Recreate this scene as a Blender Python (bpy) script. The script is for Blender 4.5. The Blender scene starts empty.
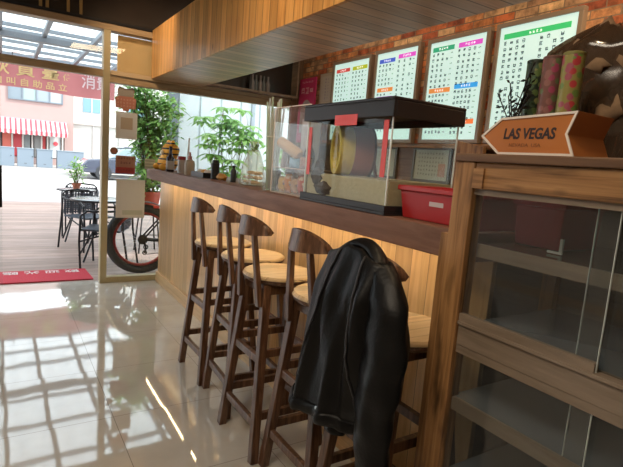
import bpy, bmesh, math, random
from mathutils import Vector, Matrix, noise
R = math.radians
PI = math.pi
scene = bpy.context.scene
COL = scene.collection

# ------------------------------------------------------------------ camera
F_PX = 490.25
yaw, pitch, roll = R(32.597), R(-8.0776), R(4.5089)
fw = Vector((math.sin(yaw)*math.cos(pitch), math.cos(yaw)*math.cos(pitch), math.sin(pitch)))
r0 = fw.cross(Vector((0, 0, 1))).normalized()
u0 = r0.cross(fw)
rt = math.cos(roll)*r0 + math.sin(roll)*u0
up = rt.cross(fw)
cam_data = bpy.data.cameras.new('camera')
cam_data.sensor_width = 36
cam_data.lens = F_PX/623*36
cam_data.clip_start = 0.05
cam_data.clip_end = 300
cam = bpy.data.objects.new('camera', cam_data)
COL.objects.link(cam)
mt = Matrix((rt, up, -fw)).transposed().to_4x4()
mt.translation = Vector((0, 0, 1.30))
cam.matrix_world = mt
scene.camera = cam

# ------------------------------------------------------------------ world, sun, exposure
scene.view_settings.view_transform = 'Standard'
scene.view_settings.look = 'None'
scene.view_settings.exposure = 0.16
scene.view_settings.gamma = 1.0
scene.view_settings.use_curve_mapping = False
world = bpy.data.worlds.new('world')
scene.world = world
world.use_nodes = True
bg = world.node_tree.nodes['Background']
bg.inputs[0].default_value = (0.86, 0.94, 1.0, 1)
bg.inputs[1].default_value = 3.4
SUN = 6.0
sd = bpy.data.lights.new('sun', 'SUN')
sd.energy = SUN
sd.color = (1.0, 0.96, 0.9)
sd.angle = R(1.0)
so = bpy.data.objects.new('sun', sd)
so.rotation_euler = Vector((-0.55, 0.35, -0.8)).to_track_quat('-Z', 'Y').to_euler()
so.location = (5, 5, 12)
COL.objects.link(so)


def area(name, loc, direction, sx, sy, power, color, spread=180):
    d = bpy.data.lights.new(name, 'AREA')
    d.shape = 'RECTANGLE'
    d.size = sx
    d.size_y = sy
    d.energy = power
    d.color = color
    d.spread = R(spread)
    o = bpy.data.objects.new(name, d)
    o.location = loc
    o.rotation_euler = Vector(direction).to_track_quat('-Z', 'Y').to_euler()
    COL.objects.link(o)
    return o


area('ceiling_panel_light', (-0.9, 0.6, 2.93), (0, 0, -1), 1.2, 1.2, 45, (1.0, 0.86, 0.68))  # unseen fill added to lift the room's ambient light
area('ceiling_panel_light', (2.25, 1.0, 2.93), (0.05, 0, -1), 0.5, 2.6, 55, (1.0, 0.74, 0.45))  # added warm fill above the brick wall side, no lamp seen there
area('kitchen_panel_light', (2.2, 3.4, 2.93), (0, 0, -1), 0.5, 1.2, 7, (1.0, 0.78, 0.55))  # weak added fill for the space behind the bar


def spot(name, loc, target, power, color, size=50, blend=1.0, rad=0.04):
    d = bpy.data.lights.new(name, 'SPOT')
    d.energy = power
    d.color = color
    d.spot_size = R(size)
    d.spot_blend = blend
    d.shadow_soft_size = rad
    o = bpy.data.objects.new(name, d)
    o.location = loc
    o.rotation_euler = (Vector(target)-Vector(loc)).to_track_quat('-Z', 'Y').to_euler()
    COL.objects.link(o)
    return o


SPOTS = [((0.35, 3.9, 2.86), (1.2, 4.75, 2.2), 85, 62), ((0.2, 2.0, 2.86), (1.22, 2.3, 2.15), 50, 80),
         ((0.2, 0.6, 2.86), (1.22, 1.0, 1.6), 26, 80)]
for a, b, pw, sz in SPOTS:
    spot('track_spot_light', a, b, pw, (1.0, 0.72, 0.45), sz)  # unseen spots added to throw warm light on the pine front

# ------------------------------------------------------------------ node helpers / materials
MATS = {}


def newmat(name):
    m = bpy.data.materials.new(name)
    m.use_nodes = True
    nt = m.node_tree
    b = nt.nodes['Principled BSDF']
    return m, nt, b


def simple(name, col=(0.5, 0.5, 0.5), rough=0.5, metal=0.0, emit=0.0, ecol=None, spec=0.5, var=0.0, vscale=20, coat=0.0, trans=0.0, bump=0.0):
    if name in MATS:
        return MATS[name]
    m, nt, b = newmat(name)
    b.inputs['Base Color'].default_value = (*col, 1)
    b.inputs['Roughness'].default_value = rough
    b.inputs['Metallic'].default_value = metal
    b.inputs['Specular IOR Level'].default_value = spec
    b.inputs['Coat Weight'].default_value = coat
    if emit:
        b.inputs['Emission Color'].default_value = (*(ecol or col), 1)
        b.inputs['Emission Strength'].default_value = emit
    if var or bump:
        tc = nt.nodes.new('ShaderNodeTexCoord')
        nz = nt.nodes.new('ShaderNodeTexNoise')
        nz.inputs['Scale'].default_value = vscale
        nz.inputs['Detail'].default_value = 4
        nt.links.new(tc.outputs['Object'], nz.inputs['Vector'])
        if var:
            mx = nt.nodes.new('ShaderNodeMix')
            mx.data_type = 'RGBA'
            mx.inputs[6].default_value = (*[max(0, c*(1-var)) for c in col], 1)
            mx.inputs[7].default_value = (*[min(1, c*(1+var)) for c in col], 1)
            nt.links.new(nz.outputs['Fac'], mx.inputs[0])
            nt.links.new(mx.outputs[2], b.inputs['Base Color'])
        if bump:
            bp = nt.nodes.new('ShaderNodeBump')
            bp.inputs['Strength'].default_value = bump
            bp.inputs['Distance'].default_value = 0.01
            nt.links.new(nz.outputs['Fac'], bp.inputs['Height'])
            nt.links.new(bp.outputs[0], b.inputs['Normal'])
    MATS[name] = m
    return m


def mathn(nt, op, a, b=None, c=None):
    n = nt.nodes.new('ShaderNodeMath')
    n.operation = op
    for i, v in enumerate((a, b, c)):
        if v is None:
            continue
        if isinstance(v, (int, float)):
            n.inputs[i].default_value = v
        else:
            nt.links.new(v, n.inputs[i])
    return n.outputs[0]


def ramp(nt, fac, stops):
    n = nt.nodes.new('ShaderNodeValToRGB')
    el = n.color_ramp.elements
    while len(el) < len(stops):
        el.new(0.5)
    for e, (p, c) in zip(el, stops):
        e.position = p
        e.color = (*c, 1)
    if fac is not None:
        nt.links.new(fac, n.inputs[0])
    return n.outputs[0]


def mixc(nt, fac, a, b, mode='MIX'):
    n = nt.nodes.new('ShaderNodeMix')
    n.data_type = 'RGBA'
    n.blend_type = mode
    for i, v in ((0, fac), (6, a), (7, b)):
        if isinstance(v, (int, float)):
            n.inputs[i].default_value = v
        elif isinstance(v, tuple):
            n.inputs[i].default_value = (*v, 1)
        else:
            nt.links.new(v, n.inputs[i])
    return n.outputs[2]


def wood(name, dark, mid, light, across='y', along='z', width=None, groove=0.004, rough=0.45, knots=0.0, grain=30, spec=0.4, contrast=0.5, coat=0.0, stain=0.0):
    """planked or plain timber in object coordinates"""
    if name in MATS:
        return MATS[name]
    m, nt, b = newmat(name)
    L = nt.links.new
    tc = nt.nodes.new('ShaderNodeTexCoord')
    sp = nt.nodes.new('ShaderNodeSeparateXYZ')
    L(tc.outputs['Object'], sp.inputs[0])
    ax = {'x': 0, 'y': 1, 'z': 2}
    third = ({'x', 'y', 'z'}-{across, along}).pop()
    U, V, W = sp.outputs[ax[across]], sp.outputs[ax[along]], sp.outputs[ax[third]]
    if width:
        uu = mathn(nt, 'DIVIDE', U, width)
        cell = mathn(nt, 'FLOOR', uu)
        fr = mathn(nt, 'FRACT', uu)
        wn = nt.nodes.new('ShaderNodeTexWhiteNoise')
        wn.noise_dimensions = '1D'
        L(cell, wn.inputs['W'])
        rnd = wn.outputs['Value']
        off = mathn(nt, 'MULTIPLY', rnd, 37.0)
    else:
        rnd = 0.5
        off = 0.0
    cb = nt.nodes.new('ShaderNodeCombineXYZ')
    L(mathn(nt, 'ADD', mathn(nt, 'MULTIPLY', V, 1.6), off), cb.inputs[0])
    L(mathn(nt, 'MULTIPLY', U, grain), cb.inputs[1])
    L(mathn(nt, 'MULTIPLY', W, grain), cb.inputs[2])
    nz = nt.nodes.new('ShaderNodeTexNoise')
    nz.inputs['Scale'].default_value = 1.6
    nz.inputs['Detail'].default_value = 6
    nz.inputs['Roughness'].default_value = 0.62
    nz.inputs['Distortion'].default_value = 0.5
    L(cb.outputs[0], nz.inputs['Vector'])
    c = 0.5-0.3*contrast
    col = ramp(nt, nz.outputs['Fac'], [(c-0.1, dark), (0.5, mid), (1.1-c, light)])
    if width:
        tone = ramp(nt, rnd, [(0, (0.72, 0.70, 0.66)), (0.5, (0.95, 0.95, 0.95)), (1, (1.18, 1.15, 1.1))])
        col = mixc(nt, 0.85, col, tone, 'MULTIPLY')
    if stain:
        n2 = nt.nodes.new('ShaderNodeTexNoise')
        n2.inputs['Scale'].default_value = 6
        n2.inputs['Detail'].default_value = 3
        cb2 = nt.nodes.new('ShaderNodeCombineXYZ')
        L(mathn(nt, 'MULTIPLY', V, 0.7), cb2.inputs[0])
        L(mathn(nt, 'MULTIPLY', U, 3.0), cb2.inputs[1])
        L(mathn(nt, 'MULTIPLY', W, 3.0), cb2.inputs[2])
        L(cb2.outputs[0], n2.inputs['Vector'])
        f = ramp(nt, n2.outputs['Fac'], [(0.52, (0, 0, 0)), (0.72, (1, 1, 1))])
        fm = mathn(nt, 'MULTIPLY', f, stain)
        col = mixc(nt, fm, col, tuple(x*0.35 for x in dark))
    if knots:
        vc = nt.nodes.new('ShaderNodeTexVoronoi')
        cb3 = nt.nodes.new('ShaderNodeCombineXYZ')
        L(mathn(nt, 'MULTIPLY', V, 5.0), cb3.inputs[0])
        L(mathn(nt, 'MULTIPLY', U, 11.0), cb3.inputs[1])
        L(cb3.outputs[0], vc.inputs['Vector'])
        vc.inputs['Scale'].default_value = 0.8
        f = ramp(nt, vc.outputs['Distance'], [(0.045, (1, 1, 1)), (0.11, (0, 0, 0))])
        col = mixc(nt, mathn(nt, 'MULTIPLY', f, knots), col, tuple(x*0.25 for x in dark))
    height = nz.outputs['Fac']
    if width and groove:
        d = mathn(nt, 'ABSOLUTE', mathn(nt, 'SUBTRACT', fr, 0.5))
        g = mathn(nt, 'GREATER_THAN', d, 0.5-groove/width/2)
        col = mixc(nt, mathn(nt, 'MULTIPLY', g, 0.75), col, tuple(x*0.3 for x in dark))
    L(col, b.inputs['Base Color'])
    b.inputs['Roughness'].default_value = rough
    b.inputs['Specular IOR Level'].default_value = spec
    b.inputs['Coat Weight'].default_value = coat
    b.inputs['Coat Roughness'].default_value = 0.15
    bp = nt.nodes.new('ShaderNodeBump')
    bp.inputs['Strength'].default_value = 0.15
    bp.inputs['Distance'].default_value = 0.003
    L(height, bp.inputs['Height'])
    L(bp.outputs[0], b.inputs['Normal'])
    MATS[name] = m
    return m


def glassmat(name, tint=(1, 1, 1), refl=1.0, rough=0.0, haze=0.0, hcol=(0.8, 0.8, 0.8), ior=1.45):
    """thin clear sheet: straight-through transmission plus mirror reflection by Fresnel"""
    if name in MATS:
        return MATS[name]
    m, nt, b = newmat(name)
    nt.nodes.remove(b)
    out = nt.nodes['Material Output']
    tr = nt.nodes.new('ShaderNodeBsdfTransparent')
    tr.inputs[0].default_value = (*tint, 1)
    gl = nt.nodes.new('ShaderNodeBsdfGlossy')
    gl.inputs['Roughness'].default_value = rough
    geo = nt.nodes.new('ShaderNodeNewGeometry')
    dt = nt.nodes.new('ShaderNodeVectorMath')
    dt.operation = 'DOT_PRODUCT'
    nt.links.new(geo.outputs['Normal'], dt.inputs[0])
    nt.links.new(geo.outputs['Incoming'], dt.inputs[1])
    cs = mathn(nt, 'SUBTRACT', 1.0, mathn(nt, 'ABSOLUTE', dt.outputs['Value']))
    f = mathn(nt, 'ADD', 0.035*refl, mathn(nt, 'MULTIPLY', mathn(nt, 'POWER', cs, 5.0), 0.8))
    mx = nt.nodes.new('ShaderNodeMixShader')
    nt.links.new(f, mx.inputs[0])
    nt.links.new(tr.outputs[0], mx.inputs[1])
    nt.links.new(gl.outputs[0], mx.inputs[2])
    last = mx.outputs[0]
    if haze:
        df = nt.nodes.new('ShaderNodeBsdfDiffuse')
        df.inputs[0].default_value = (*hcol, 1)
        m2 = nt.nodes.new('ShaderNodeMixShader')
        m2.inputs[0].default_value = haze
        nt.links.new(last, m2.inputs[1])
        nt.links.new(df.outputs[0], m2.inputs[2])
        last = m2.outputs[0]
    nt.links.new(last, out.inputs[0])
    MATS[name] = m
    return m


def translucent(name, col, mixf=0.5, rough=0.6, tfac=0.0):
    if name in MATS:
        return MATS[name]
    m, nt, b = newmat(name)
    out = nt.nodes['Material Output']
    b.inputs['Base Color'].default_value = (*col, 1)
    b.inputs['Roughness'].default_value = rough
    tl = nt.nodes.new('ShaderNodeBsdfTranslucent')
    tl.inputs[0].default_value = (*col, 1)
    mx = nt.nodes.new('ShaderNodeMixShader')
    mx.inputs[0].default_value = mixf
    nt.links.new(b.outputs[0], mx.inputs[1])
    nt.links.new(tl.outputs[0], mx.inputs[2])
    last = mx.outputs[0]
    if tfac:
        tr = nt.nodes.new('ShaderNodeBsdfTransparent')
        m2 = nt.nodes.new('ShaderNodeMixShader')
        m2.inputs[0].default_value = tfac
        nt.links.new(last, m2.inputs[1])
        nt.links.new(tr.outputs[0], m2.inputs[2])
        last = m2.outputs[0]
    nt.links.new(last, out.inputs[0])
    MATS[name] = m
    return m


def stripes(name, c1, c2, axis, period, duty=0.5, rough=0.8, off=0.0, trans=0.0):
    m, nt, b = newmat(name)
    tc = nt.nodes.new('ShaderNodeTexCoord')
    sp = nt.nodes.new('ShaderNodeSeparateXYZ')
    nt.links.new(tc.outputs['Object'], sp.inputs[0])
    f = mathn(nt, 'FRACT', mathn(nt, 'ADD', mathn(nt, 'DIVIDE', sp.outputs['xyz'.index(axis)], period), off))
    g = mathn(nt, 'GREATER_THAN', f, duty)
    nt.links.new(mixc(nt, g, c1, c2), b.inputs['Base Color'])
    b.inputs['Roughness'].default_value = rough
    MATS[name] = m
    return m


def floor_mat():
    m, nt, b = newmat('polished_tile')
    L = nt.links.new
    tc = nt.nodes.new('ShaderNodeTexCoord')
    sp = nt.nodes.new('ShaderNodeSeparateXYZ')
    L(tc.outputs['Object'], sp.inputs[0])
    T = 0.572
    u = mathn(nt, 'DIVIDE', mathn(nt, 'SUBTRACT', sp.outputs[0], 0.452), T)
    v = mathn(nt, 'DIVIDE', mathn(nt, 'SUBTRACT', sp.outputs[1], 2.372), T)
    g = None
    for w in (u, v):
        d = mathn(nt, 'ABSOLUTE', mathn(nt, 'SUBTRACT', mathn(nt, 'FRACT', w), 0.5))
        k = mathn(nt, 'GREATER_THAN', d, 0.5-0.0016/T)
        g = k if g is None else mathn(nt, 'MAXIMUM', g, k)
    cb = nt.nodes.new('ShaderNodeCombineXYZ')
    L(mathn(nt, 'FLOOR', u), cb.inputs[0])
    L(mathn(nt, 'FLOOR', v), cb.inputs[1])
    wn = nt.nodes.new('ShaderNodeTexWhiteNoise')
    wn.noise_dimensions = '3D'
    L(cb.outputs[0], wn.inputs['Vector'])
    nz = nt.nodes.new('ShaderNodeTexNoise')
    nz.inputs['Scale'].default_value = 5
    nz.inputs['Detail'].default_value = 5
    L(tc.outputs['Object'], nz.inputs['Vector'])
    col = ramp(nt, nz.outputs['Fac'], [(0.3, (0.47, 0.435, 0.385)), (0.7, (0.54, 0.505, 0.455))])
    col = mixc(nt, g, col, (0.16, 0.14, 0.12))
    L(col, b.inputs['Base Color'])
    rg = mathn(nt, 'ADD', mathn(nt, 'MULTIPLY', g, 0.5), 0.045)
    L(rg, b.inputs['Roughness'])
    b.inputs['Specular IOR Level'].default_value = 0.8
    b.inputs['Coat Weight'].default_value = 0.5
    b.inputs['Coat Roughness'].default_value = 0.02
    # every tile lies at its own tiny tilt, and is very slightly wavy
    n2 = nt.nodes.new('ShaderNodeTexNoise')
    n2.inputs['Scale'].default_value = 3.2
    L(tc.outputs['Object'], n2.inputs['Vector'])
    def vm(op, a, b_):
        n = nt.nodes.new('ShaderNodeVectorMath')
        n.operation = op
        for i, q in enumerate((a, b_)):
            if isinstance(q, tuple):
                n.inputs[i].default_value = q
            else:
                L(q, n.inputs[i])
        return n.outputs[0]
    t1 = vm('MULTIPLY', vm('SUBTRACT', wn.outputs['Color'], (0.5, 0.5, 0.5)), (0.010, 0.010, 0))
    t2 = vm('MULTIPLY', vm('SUBTRACT', n2.outputs['Color'], (0.5, 0.5, 0.5)), (0.012, 0.012, 0))
    geo = nt.nodes.new('ShaderNodeNewGeometry')
    nn = vm('NORMALIZE', vm('ADD', vm('ADD', geo.outputs['Normal'], t1), t2), (0, 0, 0))
    L(nn, b.inputs['Normal'])
    L(nn, b.inputs['Coat Normal'])
    return m


def brick_mat():
    m, nt, b = newmat('old_brick')
    L = nt.links.new
    tc = nt.nodes.new('ShaderNodeTexCoord')
    sp = nt.nodes.new('ShaderNodeSeparateXYZ')
    L(tc.outputs['Object'], sp.inputs[0])
    cb = nt.nodes.new('ShaderNodeCombineXYZ')
    L(sp.outputs[1], cb.inputs[0])
    L(sp.outputs[2], cb.inputs[1])
    br = nt.nodes.new('ShaderNodeTexBrick')
    L(cb.outputs[0], br.inputs['Vector'])
    br.inputs['Scale'].default_value = 1.0
    br.inputs['Brick Width'].default_value = 0.17
    br.inputs['Row Height'].default_value = 0.052
    br.inputs['Mortar Size'].default_value = 0.004
    br.inputs['Mortar Smooth'].default_value = 0.3
    br.inputs['Color1'].default_value = (0, 0, 0, 1)
    br.inputs['Color2'].default_value = (1, 1, 1, 1)
    br.inputs['Mortar'].default_value = (0.5, 0.5, 0.5, 1)
    col = ramp(nt, br.outputs['Color'], [(0.0, (0.30, 0.075, 0.04)), (0.3, (0.50, 0.15, 0.06)), (0.55, (0.62, 0.27, 0.11)),
                                         (0.75, (0.40, 0.24, 0.15)), (1.0, (0.66, 0.44, 0.25))])
    nz = nt.nodes.new('ShaderNodeTexNoise')
    nz.inputs['Scale'].default_value = 9
    nz.inputs['Detail'].default_value = 8
    nz.inputs['Roughness'].default_value = 0.7
    L(tc.outputs['Object'], nz.inputs['Vector'])
    f = ramp(nt, nz.outputs['Fac'], [(0.38, (0.42, 0.42, 0.42)), (0.62, (1.45, 1.4, 1.3))])
    col = mixc(nt, 0.95, col, f, 'MULTIPLY')
    col = mixc(nt, br.outputs['Fac'], col, (0.20, 0.15, 0.11))
    L(col, b.inputs['Base Color'])
    b.inputs['Roughness'].default_value = 0.85
    bp = nt.nodes.new('ShaderNodeBump')
    bp.inputs['Strength'].default_value = 0.5
    bp.inputs['Distance'].default_value = 0.006
    bp.invert = True
    L(br.outputs['Fac'], bp.inputs['Height'])
    L(bp.outputs[0], b.inputs['Normal'])
    return m


def floral(name, base, spots, scale=48):
    m, nt, b = newmat(name)
    L = nt.links.new
    tc = nt.nodes.new('ShaderNodeTexCoord')
    v = nt.nodes.new('ShaderNodeTexVoronoi')
    v.inputs['Scale'].default_value = scale
    L(tc.outputs['Object'], v.inputs['Vector'])
    f = ramp(nt, v.outputs['Distance'], [(0.42, (1, 1, 1)), (0.5, (0, 0, 0))])
    sp = nt.nodes.new('ShaderNodeSeparateColor')
    L(v.outputs['Color'], sp.inputs[0])
    n = len(spots)
    c = ramp(nt, sp.outputs[0], [(i/n, s) for i, s in enumerate(spots)])
    c.node.color_ramp.interpolation = 'CONSTANT'
    L(mixc(nt, f, base, c), b.inputs['Base Color'])
    b.inputs['Roughness'].default_value = 0.35
    MATS[name] = m
    return m


# ------------------------------------------------------------------ mesh building
class MB:
    def __init__(s):
        s.bm = bmesh.new()

    def box(s, x0, x1, y0, y1, z0, z1):
        v = [s.bm.verts.new(p) for p in ((x0, y0, z0), (x1, y0, z0), (x1, y1, z0), (x0, y1, z0), (x0, y0, z1), (x1, y0, z1), (x1, y1, z1), (x0, y1, z1))]
        for f in ((3, 2, 1, 0), (4, 5, 6, 7), (0, 1, 5, 4), (1, 2, 6, 5), (2, 3, 7, 6), (3, 0, 4, 7)):
            s.bm.faces.new([v[i] for i in f])
        return s

    def bar(s, p0, p1, w, d, side=(1, 0, 0), w1=None, d1=None):
        """square bar from p0 to p1; w along 'side', d across"""
        p0, p1 = Vector(p0), Vector(p1)
        ax = (p1-p0).normalized()
        sx = Vector(side)
        sx = (sx-ax*sx.dot(ax)).normalized()
        sy = ax.cross(sx)
        w1 = w1 or w
        d1 = d1 or d
        v = []
        for p, a, b in ((p0, w, d), (p1, w1, d1)):
            for i, j in ((-1, -1), (1, -1), (1, 1), (-1, 1)):
                v.append(s.bm.verts.new(p+sx*i*a/2+sy*j*b/2))
        for f in ((3, 2, 1, 0), (4, 5, 6, 7), (0, 1, 5, 4), (1, 2, 6, 5), (2, 3, 7, 6), (3, 0, 4, 7)):
            s.bm.faces.new([v[i] for i in f])
        return s

    def tube(s, pts, r, n=8, closed=False, cap=True):
        pts = [Vector(p) for p in pts]
        rs = r if isinstance(r, (list, tuple)) else [r]*len(pts)
        rings = []
        N = len(pts)
        ref = None
        for i, p in enumerate(pts):
            if closed:
                t = pts[(i+1) % N]-pts[i-1]
            else:
                t = pts[min(i+1, N-1)]-pts[max(i-1, 0)]
            t.normalize()
            if ref is None:
                ref = Vector((0, 0, 1)) if abs(t.z) < 0.9 else Vector((1, 0, 0))
            a = (ref-t*ref.dot(t))
            if a.length < 1e-4:
                a = t.orthogonal()
            a.normalize()
            ref = a
            b = t.cross(a)
            rings.append([s.bm.verts.new(p+(a*math.cos(2*PI*k/n)+b*math.sin(2*PI*k/n))*rs[i]) for k in range(n)])
        M = N if closed else N-1
        for i in range(M):
            A, B = rings[i], rings[(i+1) % N]
            for k in range(n):
                s.bm.faces.new((A[k], A[(k+1) % n], B[(k+1) % n], B[k]))
        if cap and not closed:
            s.bm.faces.new(rings[0][::-1])
            s.bm.faces.new(rings[-1])
        return s

    def lathe(s, prof, c=(0, 0, 0), n=24, mat=None):
        """profile [(r,z)...] round z at c; mat optional Matrix"""
        rings = []
        for r, z in prof:
            if r < 1e-5:
                rings.append([s.bm.verts.new((c[0], c[1], c[2]+z))])
            else:
                rings.append([s.bm.verts.new((c[0]+r*math.cos(2*PI*k/n), c[1]+r*math.sin(2*PI*k/n), c[2]+z)) for k in range(n)])
        for A, B in zip(rings, rings[1:]):
            for k in range(n):
                if len(A) == 1 and len(B) == 1:
                    continue
                if len(A) == 1:
                    s.bm.faces.new((A[0], B[k], B[(k+1) % n]))
                elif len(B) == 1:
                    s.bm.faces.new((A[k], A[(k+1) % n], B[0]))
                else:
                    s.bm.faces.new((A[k], A[(k+1) % n], B[(k+1) % n], B[k]))
        if mat is not None:
            bmesh.ops.transform(s.bm, matrix=mat, verts=[v for g in rings for v in g])
        return s

    def cyl(s, p0, p1, r, n=16, r1=None):
        return s.tube([p0, p1], [r, r if r1 is None else r1], n)

    def prism(s, poly, axis, a, b):
        """poly of 2D points; axis 'x': (y,z), 'y': (x,z), 'z': (x,y)"""
        def P(p, t):
            return {'x': (t, p[0], p[1]), 'y': (p[0], t, p[1]), 'z': (p[0], p[1], t)}[axis]
        A = [s.bm.verts.new(P(p, a)) for p in poly]
        B = [s.bm.verts.new(P(p, b)) for p in poly]
        s.bm.faces.new(A[::-1])
        s.bm.faces.new(B)
        n = len(poly)
        for i in range(n):
            s.bm.faces.new((A[i], A[(i+1) % n], B[(i+1) % n], B[i]))
        return s

    def grid(s, fn, nu, nv, thick=None, closed_u=False):
        V = [[s.bm.verts.new(fn(i/(nu-1) if not closed_u else i/nu, j/(nv-1))) for j in range(nv)] for i in range(nu)]
        M = nu if closed_u else nu-1
        for i in range(M):
            for j in range(nv-1):
                s.bm.faces.new((V[i][j], V[(i+1) % nu][j], V[(i+1) % nu][j+1], V[i][j+1]))
        return V

    def blob(s, c, r, seed=0, amp=0.15, n=12):
        c = Vector(c)
        rr = Vector(r) if not isinstance(r, (int, float)) else Vector((r, r, r))
        def f(u, v):
            th, ph = 2*PI*u, PI*(0.001+0.998*v)
            d = Vector((math.sin(ph)*math.cos(th), math.sin(ph)*math.sin(th), math.cos(ph)))
            k = 1+amp*noise.noise(d*2.3+Vector((seed*7.1, seed*3.3, seed)))
            return c+Vector((d.x*rr.x, d.y*rr.y, d.z*rr.z))*k
        s.grid(f, n*2, n, closed_u=True)
        return s

    def build(s, name, mat, parent=None, smooth=False, bevel=0, solid=0, sub=0, segs=2, angle=35):
        me = bpy.data.meshes.new(name)
        bmesh.ops.recalc_face_normals(s.bm, faces=s.bm.faces)
        s.bm.to_mesh(me)
        s.bm.free()
        if smooth:
            for p in me.polygons:
                p.use_smooth = True
            if smooth == 'auto':
                me.set_sharp_from_angle(angle=R(angle))
        me.materials.append(mat)
        o = bpy.data.objects.new(name, me)
        COL.objects.link(o)
        if parent:
            o.parent = parent
        if solid:
            md = o.modifiers.new('solid', 'SOLIDIFY')
            md.thickness = solid
            md.offset = 0
        if sub:
            md = o.modifiers.new('sub', 'SUBSURF')
            md.levels = md.render_levels = sub
        if bevel:
            md = o.modifiers.new('bevel', 'BEVEL')
            md.width = bevel
            md.segments = segs
            md.limit_method = 'ANGLE'
            md.angle_limit = R(40)
        return o


def tag(o, label, cat, group=None, kind=None):
    o['label'] = label
    o['category'] = cat
    if group:
        o['group'] = group
    if kind:
        o['kind'] = kind
    return o


def thing(name, label, cat, loc=(0, 0, 0), rz=0, group=None, kind=None):
    o = bpy.data.objects.new(name, None)
    o.empty_display_size = 0.1
    COL.objects.link(o)
    o.location = loc
    o.rotation_euler = (0, 0, rz)
    return tag(o, label, cat, group, kind)


def box(name, dims, mat, parent=None, bevel=0):
    return MB().box(*dims).build(name, mat, parent, bevel=bevel)


def struct(name, dims, mat, bevel=0):
    o = MB().box(*dims).build(name, mat, bevel=bevel)
    o['kind'] = 'structure'
    return o


def copy_tree(o, parent=None):
    c = o.copy()
    COL.objects.link(c)
    if parent:
        c.parent = parent
    for ch in [x for x in bpy.data.objects if x.parent == o]:
        copy_tree(ch, c)
    return c


def text_mesh(name, body, size, mat, parent, origin, xdir, updir, extrude=0.001, align='CENTER', shear=0, bold=0.0, sx=1.0):
    cu = bpy.data.curves.new(name, 'FONT')
    cu.body = body
    cu.size = size
    cu.extrude = extrude
    cu.offset = bold
    cu.align_x = align
    cu.align_y = 'CENTER'
    cu.shear = shear
    cu.resolution_u = 3
    tmp = bpy.data.objects.new(name, cu)
    COL.objects.link(tmp)
    dg = bpy.context.evaluated_depsgraph_get()
    me = bpy.data.meshes.new_from_object(tmp.evaluated_get(dg))
    bpy.data.objects.remove(tmp)
    X = Vector(xdir).normalized()
    U = Vector(updir).normalized()
    N = X.cross(U)
    mm = Matrix((X*sx, U, N)).transposed().to_4x4()
    mm.translation = Vector(origin)
    me.transform(mm)
    me.materials.clear()
    me.materials.append(mat)
    o = bpy.data.objects.new(name, me)
    COL.objects.link(o)
    if parent:
        o.parent = parent
    return o


def glyph(mb, P, u, v, s, rng, th=None):
    """a tiny written character: a few crossing strokes in a box of side s. P(u,v,d)->3D"""
    th = th or s*0.11
    def st(u0, v0, u1, v1):
        a = [P(u0, v0, 0), P(u1, v0, 0), P(u1, v1, 0), P(u0, v1, 0)]
        vs = [mb.bm.verts.new(q) for q in a]
        mb.bm.faces.new(vs)
    h = s/2
    for k in rng.sample([-0.8, -0.4, 0.0, 0.4, 0.8], 3):
        w = rng.uniform(0.5, 0.95)*h
        st(u-w, v+k*h-th/2, u+w, v+k*h+th/2)
    for k in rng.sample([-0.7, 0.0, 0.65], 2):
        w = rng.uniform(0.5, 0.95)*h
        st(u+k*h-th/2, v-w, u+k*h+th/2, v+w)


# ------------------------------------------------------------------ palette
M_FLOOR = floor_mat()
M_BRICK = brick_mat()
M_SOFF = wood('pine_cladding', (0.45, 0.20, 0.05), (0.66, 0.34, 0.10), (0.80, 0.47, 0.17), 'y', 'z', 0.088, 0.007, 0.33, knots=0.8, grain=22, contrast=0.5, spec=0.5)
M_SOFFU = wood('pine_underside', (0.44, 0.27, 0.15), (0.62, 0.43, 0.27), (0.74, 0.55, 0.37), 'y', 'x', 0.088, 0.008, 0.32, knots=0.5, grain=22, spec=0.5)
M_PANEL = wood('bar_cladding', (0.46, 0.27, 0.12), (0.60, 0.38, 0.18), (0.70, 0.48, 0.25), 'y', 'z', 0.092, 0.003, 0.30, knots=0.4, grain=24, spec=0.5)
M_BASE = wood('pine_baseboard', (0.42, 0.24, 0.10), (0.58, 0.36, 0.17), (0.68, 0.45, 0.22), 'z', 'y', None, rough=0.35, grain=18)
M_SLAB = wood('bar_top', (0.13, 0.062, 0.040), (0.20, 0.102, 0.068), (0.27, 0.145, 0.10), 'x', 'y', None, rough=0.5, grain=16, spec=0.25)
M_STOOL = wood('dark_stained_wood', (0.04, 0.017, 0.009), (0.10, 0.046, 0.024), (0.21, 0.11, 0.06), 'x', 'z', None, rough=0.34, grain=34, spec=0.5, contrast=0.3)
M_SEAT = wood('seat_planks', (0.50, 0.33, 0.17), (0.72, 0.53, 0.32), (0.84, 0.66, 0.44), 'y', 'x', 0.055, 0.002, 0.35, grain=26)
M_CAB = wood('scorched_pine', (0.10, 0.045, 0.018), (0.30, 0.15, 0.055), (0.44, 0.24, 0.10), 'y', 'z', None, rough=0.5, grain=34, contrast=0.4, stain=0.9, knots=0.5)
M_CABH = wood('scorched_pine_beam', (0.07, 0.032, 0.012), (0.26, 0.13, 0.05), (0.42, 0.23, 0.095), 'z', 'y', None, rough=0.5, grain=34, stain=1.0, knots=0.5, contrast=0.35)
M_CABR = wood('cabinet_rail', (0.13, 0.095, 0.065), (0.21, 0.16, 0.118), (0.29, 0.225, 0.17), 'z', 'y', None, rough=0.45, grain=18)
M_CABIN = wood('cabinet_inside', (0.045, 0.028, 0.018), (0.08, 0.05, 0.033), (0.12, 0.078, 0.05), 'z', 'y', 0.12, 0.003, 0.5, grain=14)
M_BEAM = wood('window_beam', (0.26, 0.18, 0.10), (0.36, 0.26, 0.155), (0.45, 0.34, 0.21), 'z', 'x', None, rough=0.45, grain=14)
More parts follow.
